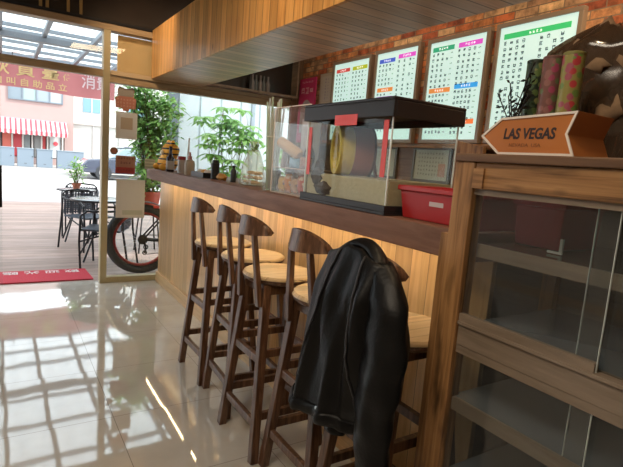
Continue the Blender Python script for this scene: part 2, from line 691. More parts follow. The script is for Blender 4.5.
M_FRAME = simple('door_frame_paint', (0.42, 0.36, 0.22), 0.4, var=0.1, vscale=6)
M_DARK = simple('dark_gloss_panel', (0.028, 0.02, 0.016), 0.22, var=0.4, vscale=3)
M_BLACK = simple('black_plastic', (0.012, 0.012, 0.013), 0.4)
M_LIDG = simple('charcoal_plastic', (0.018, 0.018, 0.021), 0.5, bump=0.1, vscale=200)
M_METAL = simple('black_metal', (0.02, 0.02, 0.022), 0.35, metal=0.6)
M_STEEL = simple('steel', (0.5, 0.5, 0.5), 0.3, metal=1.0)
M_RED = simple('red_plastic', (0.42, 0.022, 0.025), 0.38)
M_REDT = simple('red_tape', (0.72, 0.045, 0.03), 0.4)
M_WHITE = simple('white_paint', (0.75, 0.75, 0.73), 0.6)
M_PAPER = translucent('paper', (0.66, 0.62, 0.57), 0.35, 0.8)
M_WALL = simple('plaster', (0.40, 0.34, 0.28), 0.8, var=0.1, vscale=4)
M_CEIL = simple('dark_ceiling', (0.05, 0.042, 0.036), 0.6)
M_GLASS = glassmat('window_glass', (0.97, 0.985, 0.98))
M_TGLASS = glassmat('tank_glass', (0.97, 0.99, 0.98), refl=0.22, haze=0.004, hcol=(0.6, 0.62, 0.6))
M_CGLASS = glassmat('cabinet_glass', (0.88, 0.90, 0.90), refl=1.2, haze=0.015)
M_ACRYL = glassmat('clear_acrylic', (0.96, 0.96, 0.95), refl=0.6, haze=0.018, hcol=(0.8, 0.76, 0.72))
M_BAG = glassmat('plastic_film', (0.93, 0.96, 0.9), refl=2.0, rough=0.12, haze=0.26, hcol=(0.75, 0.8, 0.62))
M_EDGE = simple('glass_edge', (0.75, 0.82, 0.8), 0.2)

# ------------------------------------------------------------------ room shell
struct('floor', (-3, 2.95, -2.6, 5.06, -0.08, 0), M_FLOOR)
struct('ceiling', (-3, 2.95, -2.6, 5.06, 3.0, 3.08), M_CEIL)
struct('wall_right', (2.86, 2.95, -2.6, 5.06, 0, 3.0), M_BRICK)
struct('wall_left', (-3.1, -3, -2.6, 5.06, 0, 3.0), M_WALL)
struct('wall_back', (-3, 2.95, -2.7, -2.6, 0, 3.0), M_WALL)
struct('wall_front', (-3, 2.86, 4.97, 5.06, 2.43, 3.0), M_DARK)
# thin yellow strips stand in for reflections in the dark wall over the door
o = MB()
for x in (0.29, 0.34, 0.50, 0.60):
    o.box(x-0.012, x+0.012, 4.955, 4.972, 2.43, 2.98)
o = o.build('trim_1', simple('yellow_batten', (0.40, 0.27, 0.09), 0.4))
o['kind'] = 'structure'
struct('trim_2', (-3, 2.86, 4.95, 5.05, 2.35, 2.405), M_BEAM, 0.004)
struct('trim_3', (-3, 2.86, 4.94, 4.97, 2.405, 2.43), M_METAL)
struct('trim_4', (-3, 0.79, 4.96, 5.04, 1.935, 2.0), M_BEAM, 0.004)
struct('trim_5', (0.85, 2.86, 4.95, 5.04, 1.895, 1.985), M_BEAM, 0.004)
struct('trim_6', (0.85, 2.86, 4.93, 4.95, 1.96, 2.0), simple('beam_ledge', (0.50, 0.38, 0.24), 0.45), 0.003)
struct('trim_7', (0.79, 0.85, 4.95, 5.05, 0, 2.35), M_FRAME, 0.004)
struct('trim_8', (0.85, 2.86, 4.96, 5.04, 0, 0.055), M_FRAME, 0.004)
struct('trim_9', (-0.98, -0.92, 4.95, 5.05, 0, 1.935), M_FRAME, 0.004)
struct('trim_10', (2.74, 2.86, 4.90, 4.95, 1.15, 2.43), wood('end_board', (0.10, 0.06, 0.035), (0.17, 0.11, 0.065), (0.24, 0.16, 0.1), 'x', 'z', None))
struct('window_1', (0.85, 2.86, 5.0, 5.008, 0.055, 1.895), M_GLASS)
struct('window_2', (-3, 0.79, 5.0, 5.008, 2.0, 2.35), M_GLASS)
struct('window_3', (0.85, 2.86, 5.0, 5.008, 1.985, 2.35), M_GLASS)
struct('window_4', (-3, -0.98, 5.0, 5.008, 0, 1.935), M_GLASS)
dr = struct('door_1', (-0.92, 0.0, 5.03, 5.038, 0.01, 1.93), M_GLASS)
hb = MB().tube([(-0.012, 4.985, 0.72), (-0.012, 4.985, 1.08)], 0.014, 10)
hb.cyl((-0.012, 4.985, 0.78), (-0.012, 5.03, 0.78), 0.008).cyl((-0.012, 4.985, 1.02), (-0.012, 5.03, 1.02), 0.008)
hb.build('door_handle', M_METAL, dr, smooth='auto')
# beige board and dark board closing the right-hand transom
t = tag(box('transom_board', (0.93, 1.66, 5.06, 5.085, 1.99, 2.345), translucent('beige_board', (0.72, 0.52, 0.28), 0.35)),
        'beige board filling the transom window right of the door post', 'board')
M_NICHE = simple('niche_dark', (0.018, 0.016, 0.014), 0.25)
t = thing('transom_cabinet', 'dark glass-fronted cabinet above the window beam in the far corner', 'cabinet', (1.72, 4.78, 1.99))
box('back_panel', (0, 1.02, 0.125, 0.14, 0, 0.42), M_NICHE, t)
box('side_panel', (1.0, 1.02, 0.0, 0.125, 0, 0.42), M_CABR, t)
box('bottom_panel', (0, 1.0, 0.0, 0.125, 0, 0.02), M_CABR, t)
box('post', (0.44, 0.465, 0.0, 0.02, 0.02, 0.42), M_NICHE, t)
for i in range(5):
    tag(MB().lathe([(0, 0), (0.022, 0), (0.024, 0.08), (0.01, 0.12), (0.01, 0.16), (0, 0.16)], (0, 0, 0), 12).build('bottle', simple('bottle_grey%d' % (i % 2), [(0.20, 0.19, 0.2), (0.10, 0.12, 0.13)][i % 2], 0.25), smooth='auto'),
        ['grey', 'dark'][i % 2]+' bottle in the cabinet above the window beam, '+['leftmost of five', 'second from the left', 'middle of five', 'second from the right', 'rightmost of five'][i], 'bottle', 'bottles in the corner cabinet').location = (2.22+i*0.045, 4.84+0.01*(i % 2), 2.011)

# wood wainscot band and ledge on the brick wall under the menu boards
M_WAIN = wood('dark_plank_wall', (0.16, 0.09, 0.06), (0.24, 0.145, 0.10), (0.32, 0.2, 0.14), 'z', 'y', 0.14, 0.004, 0.5, grain=14)
struct('trim_11', (2.835, 2.86, -2.4, 4.9, 0.9, 1.49), M_WAIN)
struct('trim_12', (2.78, 2.86, -2.4, 4.9, 1.49, 1.522), M_CABH, 0.003)
struct('baseboard_left', (-3, -2.985, -2.6, 4.95, 0, 0.1), M_BASE)
struct('baseboard_back', (-2.985, 2.86, -2.6, -2.585, 0, 0.1), M_BASE)

# housings of the unseen spots added for warm light
for i, (a, b, pw, sz) in enumerate(SPOTS):
    d = (Vector(b)-Vector(a)).normalized()
    t = thing('spotlight', ['black ceiling spotlight nearest the shop door', 'black ceiling spotlight over the middle of the bar', 'black ceiling spotlight nearest the glass cabinet'][i], 'lamp', (a[0], a[1], 3.0))
    A = Vector(a)-Vector((a[0], a[1], 3.0))
    MB().cyl(A-d*0.11, A-d*0.01, 0.04, 16, 0.045).build('lamp_head', M_METAL, t, smooth='auto')
    MB().cyl((0, 0, 0), A-d*0.07, 0.008).build('bracket', M_METAL, t)

# back counter behind the bar
t = thing('back_counter', 'dark wooden work counter along the brick wall behind the bar', 'counter', (2.2, 1.0, 0))
box('carcass', (0.03, 0.62, -1.2, 3.75, 0, 0.86), M_CABR, t)
box('worktop', (0, 0.632, -1.22, 3.8, 0.86, 0.90), wood('back_worktop', (0.2, 0.12, 0.07), (0.3, 0.19, 0.11), (0.38, 0.25, 0.15), 'x', 'y', None), t, 0.003)

# ------------------------------------------------------------------ suspended pine canopy over the bar
t = thing('pine_canopy', 'long pine-clad box hanging above the bar', 'canopy', (1.214, 4.945, 1.98))
box('front_panel', (0, 0.02, -7.2, 0, 0, 0.44), M_SOFF, t)
box('underside_panel', (0.02, 0.50, -7.2, 0, 0.0, 0.018), M_SOFFU, t)
box('back_panel', (0.48, 0.50, -7.2, 0, 0.018, 0.44), M_SOFF, t)
box('top_panel', (0.02, 0.48, -7.2, 0, 0.42, 0.44), M_SOFFU, t)
for y in (-0.8, -2.6, -4.4, -6.2):
    MB().cyl((0.25, y, 0.44), (0.25, y, 1.02), 0.008).build('hanger_rod', M_METAL, t)

# ------------------------------------------------------------------ bar counter
t = thing('bar_counter', 'pine-clad bar counter with a thick dark wooden top', 'bar', (1.2, 0.99, 0))
box('front_panel', (0.135, 0.155, 0, 3.94, 0, 1.035), M_PANEL, t)
box('baseboard', (0.112, 0.135, 0, 3.94, 0, 0.105), M_BASE, t, 0.003)
box('back_panel', (0.42, 0.44, 0, 3.94, 0, 1.035), M_CABIN, t)
box('end_panel', (0.155, 0.42, 3.92, 3.94, 0, 1.035), M_PANEL, t)
box('worktop', (0, 0.50, 0, 3.96, 1.035, 1.13), M_SLAB, t, 0.004)
M_LED = simple('led_warm', (1, 0.8, 0.5), 0.5, emit=34, ecol=(1.0, 0.76, 0.40))
box('led_strip', (0.036, 0.046, 0.22, 3.85, 1.0325, 1.035), M_LED, t)

# ------------------------------------------------------------------ bar stools
def make_stool(label):
    t = thing('bar_stool', label, 'stool', (0, 0, 0), 0, 'wooden stools at the bar')
    # round seat of glued strips
    o = MB().lathe([(0, 0.805), (0.158, 0.805), (0.166, 0.799), (0.168, 0.792), (0.164, 0.789), (0, 0.789)], n=40).build('seat', M_SEAT, t, smooth='auto')
    MB().lathe([(0, 0.7885), (0.166, 0.7885), (0.162, 0.776), (0.150, 0.768), (0, 0.768)], n=40).build('seat_rim', M_STOOL, t, smooth='auto')
    o = MB()
    for y in (-0.09, 0.09):
        o.box(-0.115, 0.115, y-0.011, y+0.011, 0.722, 0.768)
    for x in (-0.11, 0.11):
        o.box(x-0.011, x+0.011, -0.079, 0.079, 0.722, 0.768)
    o.build('apron', M_STOOL, t, bevel=0.002)
    def lp(sx, sy, z):
        k = (0.768-z)/0.768
        return Vector((sx*(0.112+0.055*k), sy*(0.095+0.085*k), z))
    for sx in (-1, 1):
        for sy in (-1, 1):
            MB().bar(lp(sx, sy, 0.0), lp(sx, sy, 0.768), 0.036, 0.036).build('leg', M_STOOL, t, bevel=0.003)
    for z, zz in ((0.165, 0.20), (0.44, 0.47)):
        for sx in (-1, 1):
            MB().bar(lp(sx, -1, z), lp(sx, 1, z), 0.022, 0.034).build('stretcher', M_STOOL, t, bevel=0.002)
        for sy in (-1, 1):
            MB().bar(lp(-1, sy, zz), lp(1, sy, zz), 0.034, 0.022, side=(0, 0, 1)).build('stretcher', M_STOOL, t, bevel=0.002)
    for sy in (-1, 1):
        MB().bar((-0.143, sy*0.098, 0.675), (-0.172, sy*0.066, 0.995), 0.024, 0.032, w1=0.020, d1=0.025).build('back_post', M_STOOL, t, bevel=0.003)
    n = 21
    o = MB()
    inn, out = [], []
    for side in (0, 1):
        rows = []
        for i in range(n):
            s_ = -1+2*i/(n-1)
            y = s_*0.126
            x = -0.205+0.062*s_*s_+(0.022 if side else 0)
            zt = 0.996+0.060*max(0.0, 1-abs(s_)**2.4)**0.75+0.004
            zb = 0.977+0.010*s_*s_
            rows.append([o.bm.verts.new((x+0.012*(j/4), y, zb+(zt-zb)*j/4)) for j in range(5)])
        (out if side else inn).extend(rows)
    for G in (inn, out):
        for i in range(n-1):
            for j in range(4):
                o.bm.faces.new((G[i][j], G[i+1][j], G[i+1][j+1], G[i][j+1]))
    for i in range(n-1):
        o.bm.faces.new((inn[i][0], inn[i+1][0], out[i+1][0], out[i][0]))
        o.bm.faces.new((inn[i][4], inn[i+1][4], out[i+1][4], out[i][4]))
    for i in (0, n-1):
        for j in range(4):
            o.bm.faces.new((inn[i][j], inn[i][j+1], out[i][j+1], out[i][j]))
    o.build('backrest', M_STOOL, t, smooth='auto')
    return t


ST = [((1.118, 2.715), 0.00, 'wooden bar stool farthest from the camera, nearest the shop door'),
      ((1.122, 2.310), -0.06, 'wooden bar stool second from the door, crowding the third one'),
      ((1.075, 1.928), 0.0, 'wooden bar stool in the middle of the row of five'),
      ((1.110, 1.535), 0.00, 'wooden bar stool just beyond the jacket-draped one'),
      ((1.100, 1.136), 0.0, 'wooden bar stool nearest the glass cabinet with a jacket over its back')]
s0 = make_stool(ST[0][2])
for i, ((x, y), a, lb) in enumerate(ST):
    s = s0 if i == 0 else copy_tree(s0)
    s['label'] = lb
    s.location = (x, y, 0)
    s.rotation_euler = (0, 0, a)

# ------------------------------------------------------------------ black jacket on the last stool
M_JACK = simple('black_leather', (0.0045, 0.0045, 0.005), 0.42, spec=0.22, bump=0.12, vscale=90)
M_JACKS = simple('jacket_seam', (0.022, 0.022, 0.025), 0.45)
M_LIN = simple('jacket_lining', (0.004, 0.004, 0.005), 0.8)
jk = thing('jacket', 'black leather jacket draped over the back of the nearest stool', 'jacket', (0.915, 1.15, 1.07))


def lerp_tab(tab, t):
    for (a, va), (b, vb) in zip(tab, tab[1:]):
        if t <= b:
            k = (t-a)/(b-a)
            k = k*k*(3-2*k)
            return va+(vb-va)*k
    return tab[-1][1]


# body: closed loop in plan round the chair back, swept down.  t: 0 top .. 1 hem
YL = [(0, 0.07), (0.06, 0.140), (0.3, 0.165), (0.6, 0.195), (0.85, 0.225), (1, 0.24)]       # far side half width (+y)
YR = [(0, -0.07), (0.06, -0.145), (0.3, -0.17), (0.6, -0.15), (0.85, -0.12), (1, -0.10)]    # near side
def body(u, v):
    z = -0.0-0.555*v
    a = 2*PI*u
    yl, yr = lerp_tab(YL, v), lerp_tab(YR, v)
    cy, hy = (yl+yr)/2, (yl-yr)/2
    hx = 0.030+0.045*min(1, v*4)+0.02*v
    cx = -0.0-0.01*v
    c, s = math.cos(a), math.sin(a)
    y = cy+hy*(abs(c)**0.7)*(1 if c > 0 else -1)
    x = cx+hx*(abs(s)**0.8)*(1 if s > 0 else -1)
    fold = (0.013*math.sin(y*52+v*2.2)+0.008*math.sin(y*95-v*5+1.0))*min(1, v*3.0)
    x += fold*(1 if s > 0 else -1)*(abs(s)**0.5)
    y += 0.008*math.sin(a*5+v*9)*v
    z += -0.03*v*math.cos(a)*0.6+0.012*math.sin(a*3+1)*v
    if v < 0.08:
        z -= 0.035*(1-math.sqrt(max(0, 1-((y-cy)/(hy+0.001))**2)))*(1-v/0.08)
    return (x, y, z)
jb = MB()
V = jb.grid(body, 96, 40, closed_u=True)
jb.bm.faces.new([c[0] for c in V])
jb.build('body', M_JACK, jk, smooth=True)
# hem band, slightly thicker
hm = MB()
def hemf(u, v):
    x, y, z = body(u, 0.94+0.075*v)
    a = 2*PI*u
    b = 0.007*math.sin(PI*v)
    return (x+b*math.sin(a), y+b*math.cos(a), z)
hm.grid(hemf, 96, 6, closed_u=True)
hm.build('hem_band', M_JACK, jk, smooth=True, solid=0.004)


def sleeve(path, rads, seed, name='sleeve', flat=0.6):
    o = MB()
    n = 28
    pts = [Vector(p) for p in path]
    m = (len(pts)-1)*8+1
    def P(t):
        f = t*(len(pts)-1)
        i = min(int(f), len(pts)-2)
        k = f-i
        p0, p1, p2, p3 = pts[max(i-1, 0)], pts[i], pts[i+1], pts[min(i+2, len(pts)-1)]
        q = 0.5*((2*p1)+(p2-p0)*k+(2*p0-5*p1+4*p2-p3)*k*k+(3*p1-p0-3*p2+p3)*k**3)
        rr = rads[i]+(rads[i+1]-rads[i])*k
        return q, rr
    def f(u, v):
        q, rr = P(v)
        a = 2*PI*u
        w = 1+0.16*noise.noise(Vector((math.cos(a)*1.6+seed, math.sin(a)*1.6, v*7)))+0.05*math.sin(v*46+3*math.sin(a+seed))
        return (q.x+rr*flat*w*math.sin(a), q.y+rr*w*math.cos(a), q.z)
    o.grid(f, n, m, closed_u=True)
    return o.build(name, M_JACK, jk, smooth=True, solid=0.004)


# near sleeve hangs long, far sleeve tucked behind the body
sleeve([(0.0, -0.10, -0.03), (-0.02, -0.165, -0.13), (-0.035, -0.19, -0.30), (-0.045, -0.185, -0.46), (-0.045, -0.195, -0.62), (-0.04, -0.215, -0.84)],
       [0.035, 0.070, 0.076, 0.066, 0.055, 0.042], 1.0)
sleeve([(0.03, 0.09, -0.03), (0.065, 0.13, -0.15), (0.07, 0.14, -0.35), (0.06, 0.13, -0.52), (0.04, 0.10, -0.66)],
       [0.035, 0.055, 0.06, 0.055, 0.05], 5.0)
# stand collar lying along the top
cl = MB()
def colf(u, v):
    s_ = -1+2*u
    y = s_*0.115
    x = -0.035+0.055*(1-s_*s_)*0.4+0.05*v
    z = 0.018-0.02*abs(s_)**2.2-0.04*s_*s_+0.018*math.sin(PI*v)-0.02
    return (x, y-0.01, z)
cl.grid(colf, 25, 9)
cl.build('collar', M_JACK, jk, smooth=True, solid=0.012)
# seams down the back
for ys, dy in ((0.045, 0.12), (-0.07, -0.05), (-0.155, 0.01)):
    pts = []
    for k in range(26):
        v = 0.03+0.9*k/25
        yt = ys+dy*v
        best = min(((abs(body(0.5+w/120, v)[1]-yt), body(0.5+w/120, v)) for w in range(1, 60)), key=lambda q: q[0])[1]
        pts.append((best[0]-0.003, best[1], best[2]))
    MB().tube(pts, 0.0035, 6).build('seam', M_JACKS, jk, smooth=True)
MB().lathe([(0, 0), (0.007, 0), (0.007, 0.003), (0, 0.004)], n=12, mat=Matrix.Translation((-0.098, 0.02, -0.515)) @ Matrix.Rotation(R(-90), 4, 'Y')).build('button', M_STEEL, jk, smooth='auto')

# ------------------------------------------------------------------ glass display cabinet on the right
CX, CY0, CY1 = 1.05, -0.45, 0.940
t = thing('display_cabinet', 'scorched pine display cabinet with sliding glass doors', 'cabinet', (CX, CY1, 0))
L = CY1-CY0
box('corner_post', (0, 0.05, -0.066, 0, 0, 1.3381), M_CAB, t, 0.003)
box('corner_post', (0, 0.05, -L, -L+0.066, 0, 1.3381), M_CAB, t, 0.003)
box('corner_post', (0.48, 0.53, -0.05, 0, 0, 1.3381), M_CAB, t, 0.003)
box('corner_post', (0.48, 0.53, -L, -L+0.05, 0, 1.3381), M_CAB, t, 0.003)
box('front_beam', (0.003, 0.045, -L+0.066, -0.066, 1.2684, 1.3381), M_CABH, t, 0.003)
box('top_board', (-0.006, 0.54, -L, 0.0, 1.3381, 1.3595), wood('top_board', (0.07, 0.035, 0.02), (0.13, 0.07, 0.04), (0.19, 0.11, 0.06), 'x', 'y', None, grain=18), t, 0.003)
box('post_block', (-0.004, 0.003, -0.098, -0.066, 1.2703, 1.3223), M_CABH, t)
box('door_track', (0.01, 0.045, -L+0.066, -0.066, 1.2535, 1.2684), M_CABR, t)
box('middle_rail', (0.012, 0.05, -L+0.066, -0.066, 0.8382, 0.8967), M_CABR, t, 0.002)
box('door_track', (0.006, 0.05, -L+0.066, -0.066, 0.8967, 0.9060), M_CABR, t, 0.001)
box('door_track', (0.014, 0.045, -L+0.066, -0.066, 0.8159, 0.8382), M_CABR, t)
box('bottom_rail', (0.01, 0.05, -L+0.066, -0.066, 0.0, 0.11), M_CABR, t)
box('back_panel', (0.505, 0.52, -L+0.05, -0.05, 0.05, 1.3381), M_CABIN, t)
box('floor_panel', (0.05, 0.5, -L+0.05, -0.05, 0.08, 0.10), M_CABR, t)
box('middle_panel', (0.05, 0.5, -L+0.05, -0.05, 0.8679, 0.8893), simple('steel_shelf', (0.36, 0.41, 0.47), 0.25, metal=0.6), t)  # bluish daylight sheen is put into the steel's base colour
for y0, y1 in ((-0.05, -0.035), (-L+0.035, -L+0.05)):
    box('side_pane', (0.05, 0.48, y0, y0+0.006, 0.11, 1.30), M_CGLASS, t)
M_SHELF = simple('steel_shelf')if False else MATS['steel_shelf']
for z, dp in ((1.1118, 0.07), (0.6747, 0.035), (0.4424, 0.035)):
    s = box('shelf', (dp, 0.5, -L+0.055, -0.055, z-0.004, z+0.006), M_SHELF if z < 1 else glassmat('shelf_glass', (0.7, 0.72, 0.7), refl=1.5, haze=0.25, hcol=(0.2, 0.17, 0.13)), t)
    box('shelf_edge', (dp-0.012, dp, -L+0.055, -0.055, z-0.03, z+0.006), M_CABR, s)
for (z0, z1) in ((0.9060, 1.2573), (0.11, 0.8187)):
    # two overlapping sliding panes: the far one runs in the front track
    yy = 0.506-CY1 if z0 > 0.5 else 0.500-CY1
    d = box('sliding_pane', (0.018, 0.022, yy, -0.066, z0, z1), M_CGLASS, t)
    box('pane_edge', (0.0175, 0.0225, yy-0.0012, yy, z0, z1), M_EDGE, d)
    if z0 > 0.5:
        box('lower_rail', (0.010, 0.028, yy, -0.066, z0, z0+0.021), M_CABR, d)
    d = box('sliding_pane', (0.036, 0.040, -L+0.066, yy+0.055, z0, z1), M_CGLASS, t)
    box('pane_edge', (0.0355, 0.0405, yy+0.055, yy+0.0562, z0, z1), M_EDGE, d)

box('side_board', (0.005, 0.05, 0.0, 0.030, 0, 1.1374), M_CAB, t, 0.002)
# crate inside the cabinet on the glass shelf
def crate(name, label, loc, lx, ly, h, taper=0.012):
    t = thing(name, label, 'crate', loc)
    o = MB()
    w = 0.004
    def ring(k, z):
        return [(-lx/2+k, -ly/2+k, z), (lx/2-k, -ly/2+k, z), (lx/2-k, ly/2-k, z), (-lx/2+k, ly/2-k, z)]
    loops = [ring(taper, 0), ring(0, h-0.018), ring(-0.008, h-0.018), ring(-0.008, h), ring(w, h), ring(taper+w, w)]
    vs = [[o.bm.verts.new(p) for p in l] for l in loops]
    for A, B in zip(vs, vs[1:]):
        for k in range(4):
            o.bm.faces.new((A[k], A[(k+1) % 4], B[(k+1) % 4], B[k]))
    o.bm.faces.new(vs[0][::-1])
    o.bm.faces.new(vs[-1])
    o.build('tub', M_RED, t, bevel=0.003)
    return t
crate('plastic_crate', 'red plastic crate on the upper shelf inside the glass cabinet', (1.35, 0.805, 1.12), 0.20, 0.145, 0.13, 0.006)
t = thing('shelf_bracket', 'small white L-shaped bracket beside the red crate inside the cabinet', 'bracket', (1.20, 0.715, 1.12))
MB().box(0, 0.006, -0.02, 0.02, 0, 0.006).box(0, 0.006, -0.02, -0.012, 0.006, 0.04).build('angle', M_WHITE, t)

# red crate on the bar end
t = crate('plastic_crate', 'red plastic crate with a white label on the near end of the bar', (1.365, 1.185, 1.131), 0.22, 0.375, 0.118)
lb = box('label_sticker', (-0.1065, -0.1055, -0.025, 0.04, 0.055, 0.085), simple('white_label', (0.6, 0.52, 0.52), 0.6), t)

# arrow sign block on the cabinet
M_ORANGE = simple('sign_orange', (0.42, 0.145, 0.035), 0.35, var=0.25, vscale=5)
t = thing('arrow_sign', 'orange arrow-shaped block sign reading LAS VEGAS on the cabinet', 'sign', (1.063, 0.737, 1.3605), 0)
SG = t
A = [(-0.132, 0.0), (0.093, 0.0), (0.158, 0.052), (0.093, 0.102), (-0.128, 0.112), (-0.108, 0.055)]
MB().prism(A, 'x', 0.0, 0.17).build('block', M_ORANGE, t, bevel=0.002)
rim = MB()
def inset(poly, d):
    out = []
    n = len(poly)
    for i in range(n):
        p0, p1, p2 = Vector(poly[i-1]), Vector(poly[i]), Vector(poly[(i+1) % n])
        e1, e2 = (p1-p0).normalized(), (p2-p1).normalized()
        n1, n2 = Vector((-e1.y, e1.x)), Vector((-e2.y, e2.x))
        b = (n1+n2)
        b = b/(b.length_squared/2)
        out.append(p1+b*d)
    return out
B = inset(A, 0.006)
C2 = inset(A, 0.0095)
def ringmesh(o, P, Q, x0, x1):
    n = len(P)
    vs = [[o.bm.verts.new((x, p[0], p[1])) for p in G] for x, G in ((x0, P), (x0, Q), (x1, Q), (x1, P))]
    for a in range(4):
        X, Y = vs[a], vs[(a+1) % 4]
        for k in range(n):
            o.bm.faces.new((X[k], X[(k+1) % n], Y[(k+1) % n], Y[k]))
ringmesh(rim, A, B, -0.003, 0.001)
rim.build('white_border', simple('white_border', (0.72, 0.66, 0.6), 0.4), t)
M_INK = simple('dark_ink', (0.03, 0.018, 0.02), 0.5)
text_mesh('lettering', 'LAS VEGAS', 0.040, M_INK, t, (-0.0005, 0.004, 0.056), (0, -1, 0), (0, 0, 1), 0.0006, shear=0.12, bold=0.0012, sx=0.80)
SG.scale = (0.88, 0.88, 0.88)
text_mesh('small_lettering', 'NEVADA  USA', 0.014, simple('brown_ink', (0.20, 0.07, 0.02), 0.5), t, (-0.0005, 0.012, 0.026), (0, -1, 0), (0, 0, 1), 0.0004, sx=1.1)

# three tall decorated tubes behind the sign, colours darkened for the canopy's shade
TB = [('tall dark green tube with leaf pattern behind the arrow sign', (0.02, 0.035, 0.022), [(0.10, 0.16, 0.05), (0.2, 0.22, 0.08), (0.05, 0.1, 0.05)], 1.315, 0.918, 0.276),
      ('tall pink flowered tube, middle of the three tubes', (0.17, 0.08, 0.07), [(0.32, 0.06, 0.12), (0.12, 0.16, 0.07), (0.25, 0.12, 0.11)], 1.29, 0.851, 0.273),
      ('tall yellow-green flowered tube, rightmost of the three tubes', (0.24, 0.23, 0.07), [(0.38, 0.04, 0.05), (0.12, 0.22, 0.05), (0.3, 0.08, 0.12)], 1.245, 0.765, 0.264)]
for lb, base, sp, x, y, h in TB:
    t = thing('patterned_tube', lb, 'tube', (x, y, 1.361))
    MB().lathe([(0, 0), (0.026, 0), (0.027, 0.004), (0.027, h), (0, h)], n=28).build('tube', floral('floral_'+lb[5:9].strip()+str(y), base, sp), t, smooth='auto')
    MB().lathe([(0, h+0.0005), (0.0275, h+0.0005), (0.0275, h+0.006), (0.025, h+0.008), (0, h+0.008)], n=28).build('cap', simple('cap'+str(y), tuple(c*0.8 for c in base), 0.4), t, smooth='auto')

# dried flower bundle wrapped in a dark plastic bag
t = thing('wrapped_flowers', 'dried brown flowers wrapped in crinkled dark plastic on top of the cabinet', 'bouquet', (1.455, 0.80, 1.361))
rng = random.Random(5)
fl = MB()
for i in range(60):
    a, b = rng.uniform(0, 2*PI), rng.uniform(0.2, 1)
    p = (0.06*b*math.cos(a), -0.05+0.16*b*math.sin(a), rng.uniform(0.12, 0.36))
    fl.blob(p, rng.uniform(0.02, 0.045), i, 0.9, 6)
fl.build('flower_heads', simple('dried_flower', (0.26, 0.17, 0.10), 0.9, var=0.5, vscale=30), t, smooth=True)
sm = MB()
for i in range(30):
    a = rng.uniform(0, 2*PI)
    sm.tube([(0.03*math.cos(a), 0.1*math.sin(a), 0.0), (0.06*math.cos(a), 0.14*math.sin(a), 0.2)], 0.003, 5)
sm.build('stems', simple('dry_stem', (0.12, 0.08, 0.04), 0.9), t)
wr = MB()
def wrap(u, v):
    a = 2*PI*u
    rx = 0.085+0.015*math.sin(3*a)
    ry = 0.19+0.04*v
    k = 1+0.10*noise.noise(Vector((math.cos(a)*4, math.sin(a)*4, v*5)))
    if v > 0.82:
        k *= 1-0.75*((v-0.82)/0.18)**1.6
    yy = ry*k*math.sin(a)
    return (rx*k*math.cos(a), -0.02+yy, 0.004+0.385*v-0.10*max(0, yy)*v+0.012*math.sin(a*9)*v)
wr.grid(wrap, 90, 26, closed_u=True)
wr.build('plastic_wrap', glassmat('dark_film', (0.42, 0.34, 0.27), refl=2.5, rough=0.15, haze=0.30, hcol=(0.13, 0.09, 0.06)), t, smooth=True)

# little dark sprig beside the tubes
t = thing('sprig', 'small dark artificial sprig standing left of the patterned tubes', 'plant', (1.25, 0.908, 1.361))
rng = random.Random(11)
lv = MB()
br = MB()
br.lathe([(0, 0), (0.03, 0), (0.03, 0.05), (0, 0.05)], (0, 0, 0), 12)
for i in range(9):
    a = rng.uniform(0.2, PI-0.2)
    h = rng.uniform(0.12, 0.25)
    e = Vector((0.02*math.cos(a*3), 0.03+0.06*math.cos(a), h*0.95+0.03))
    br.tube([(0, 0, 0.04), (0.0, 0.02, h*0.5), e], 0.0018, 5)
    for k in range(9):
        p = Vector((0, 0.02, h*0.5)).lerp(e, k/8)
        d = Vector((rng.uniform(-1, 1), rng.uniform(-1, 1), rng.uniform(-0.3, 1))).normalized()*0.022
        sd_ = d.cross(Vector((0.3, 1, 0.2))).normalized()*0.004
        vs = [lv.bm.verts.new(q) for q in (p, p+d*0.5+sd_, p+d, p+d*0.5-sd_)]
        lv.bm.faces.new(vs)
br.build('stems', M_BLACK, t)
lv.build('leaves', simple('dark_leaf', (0.02, 0.025, 0.02), 0.6), t)

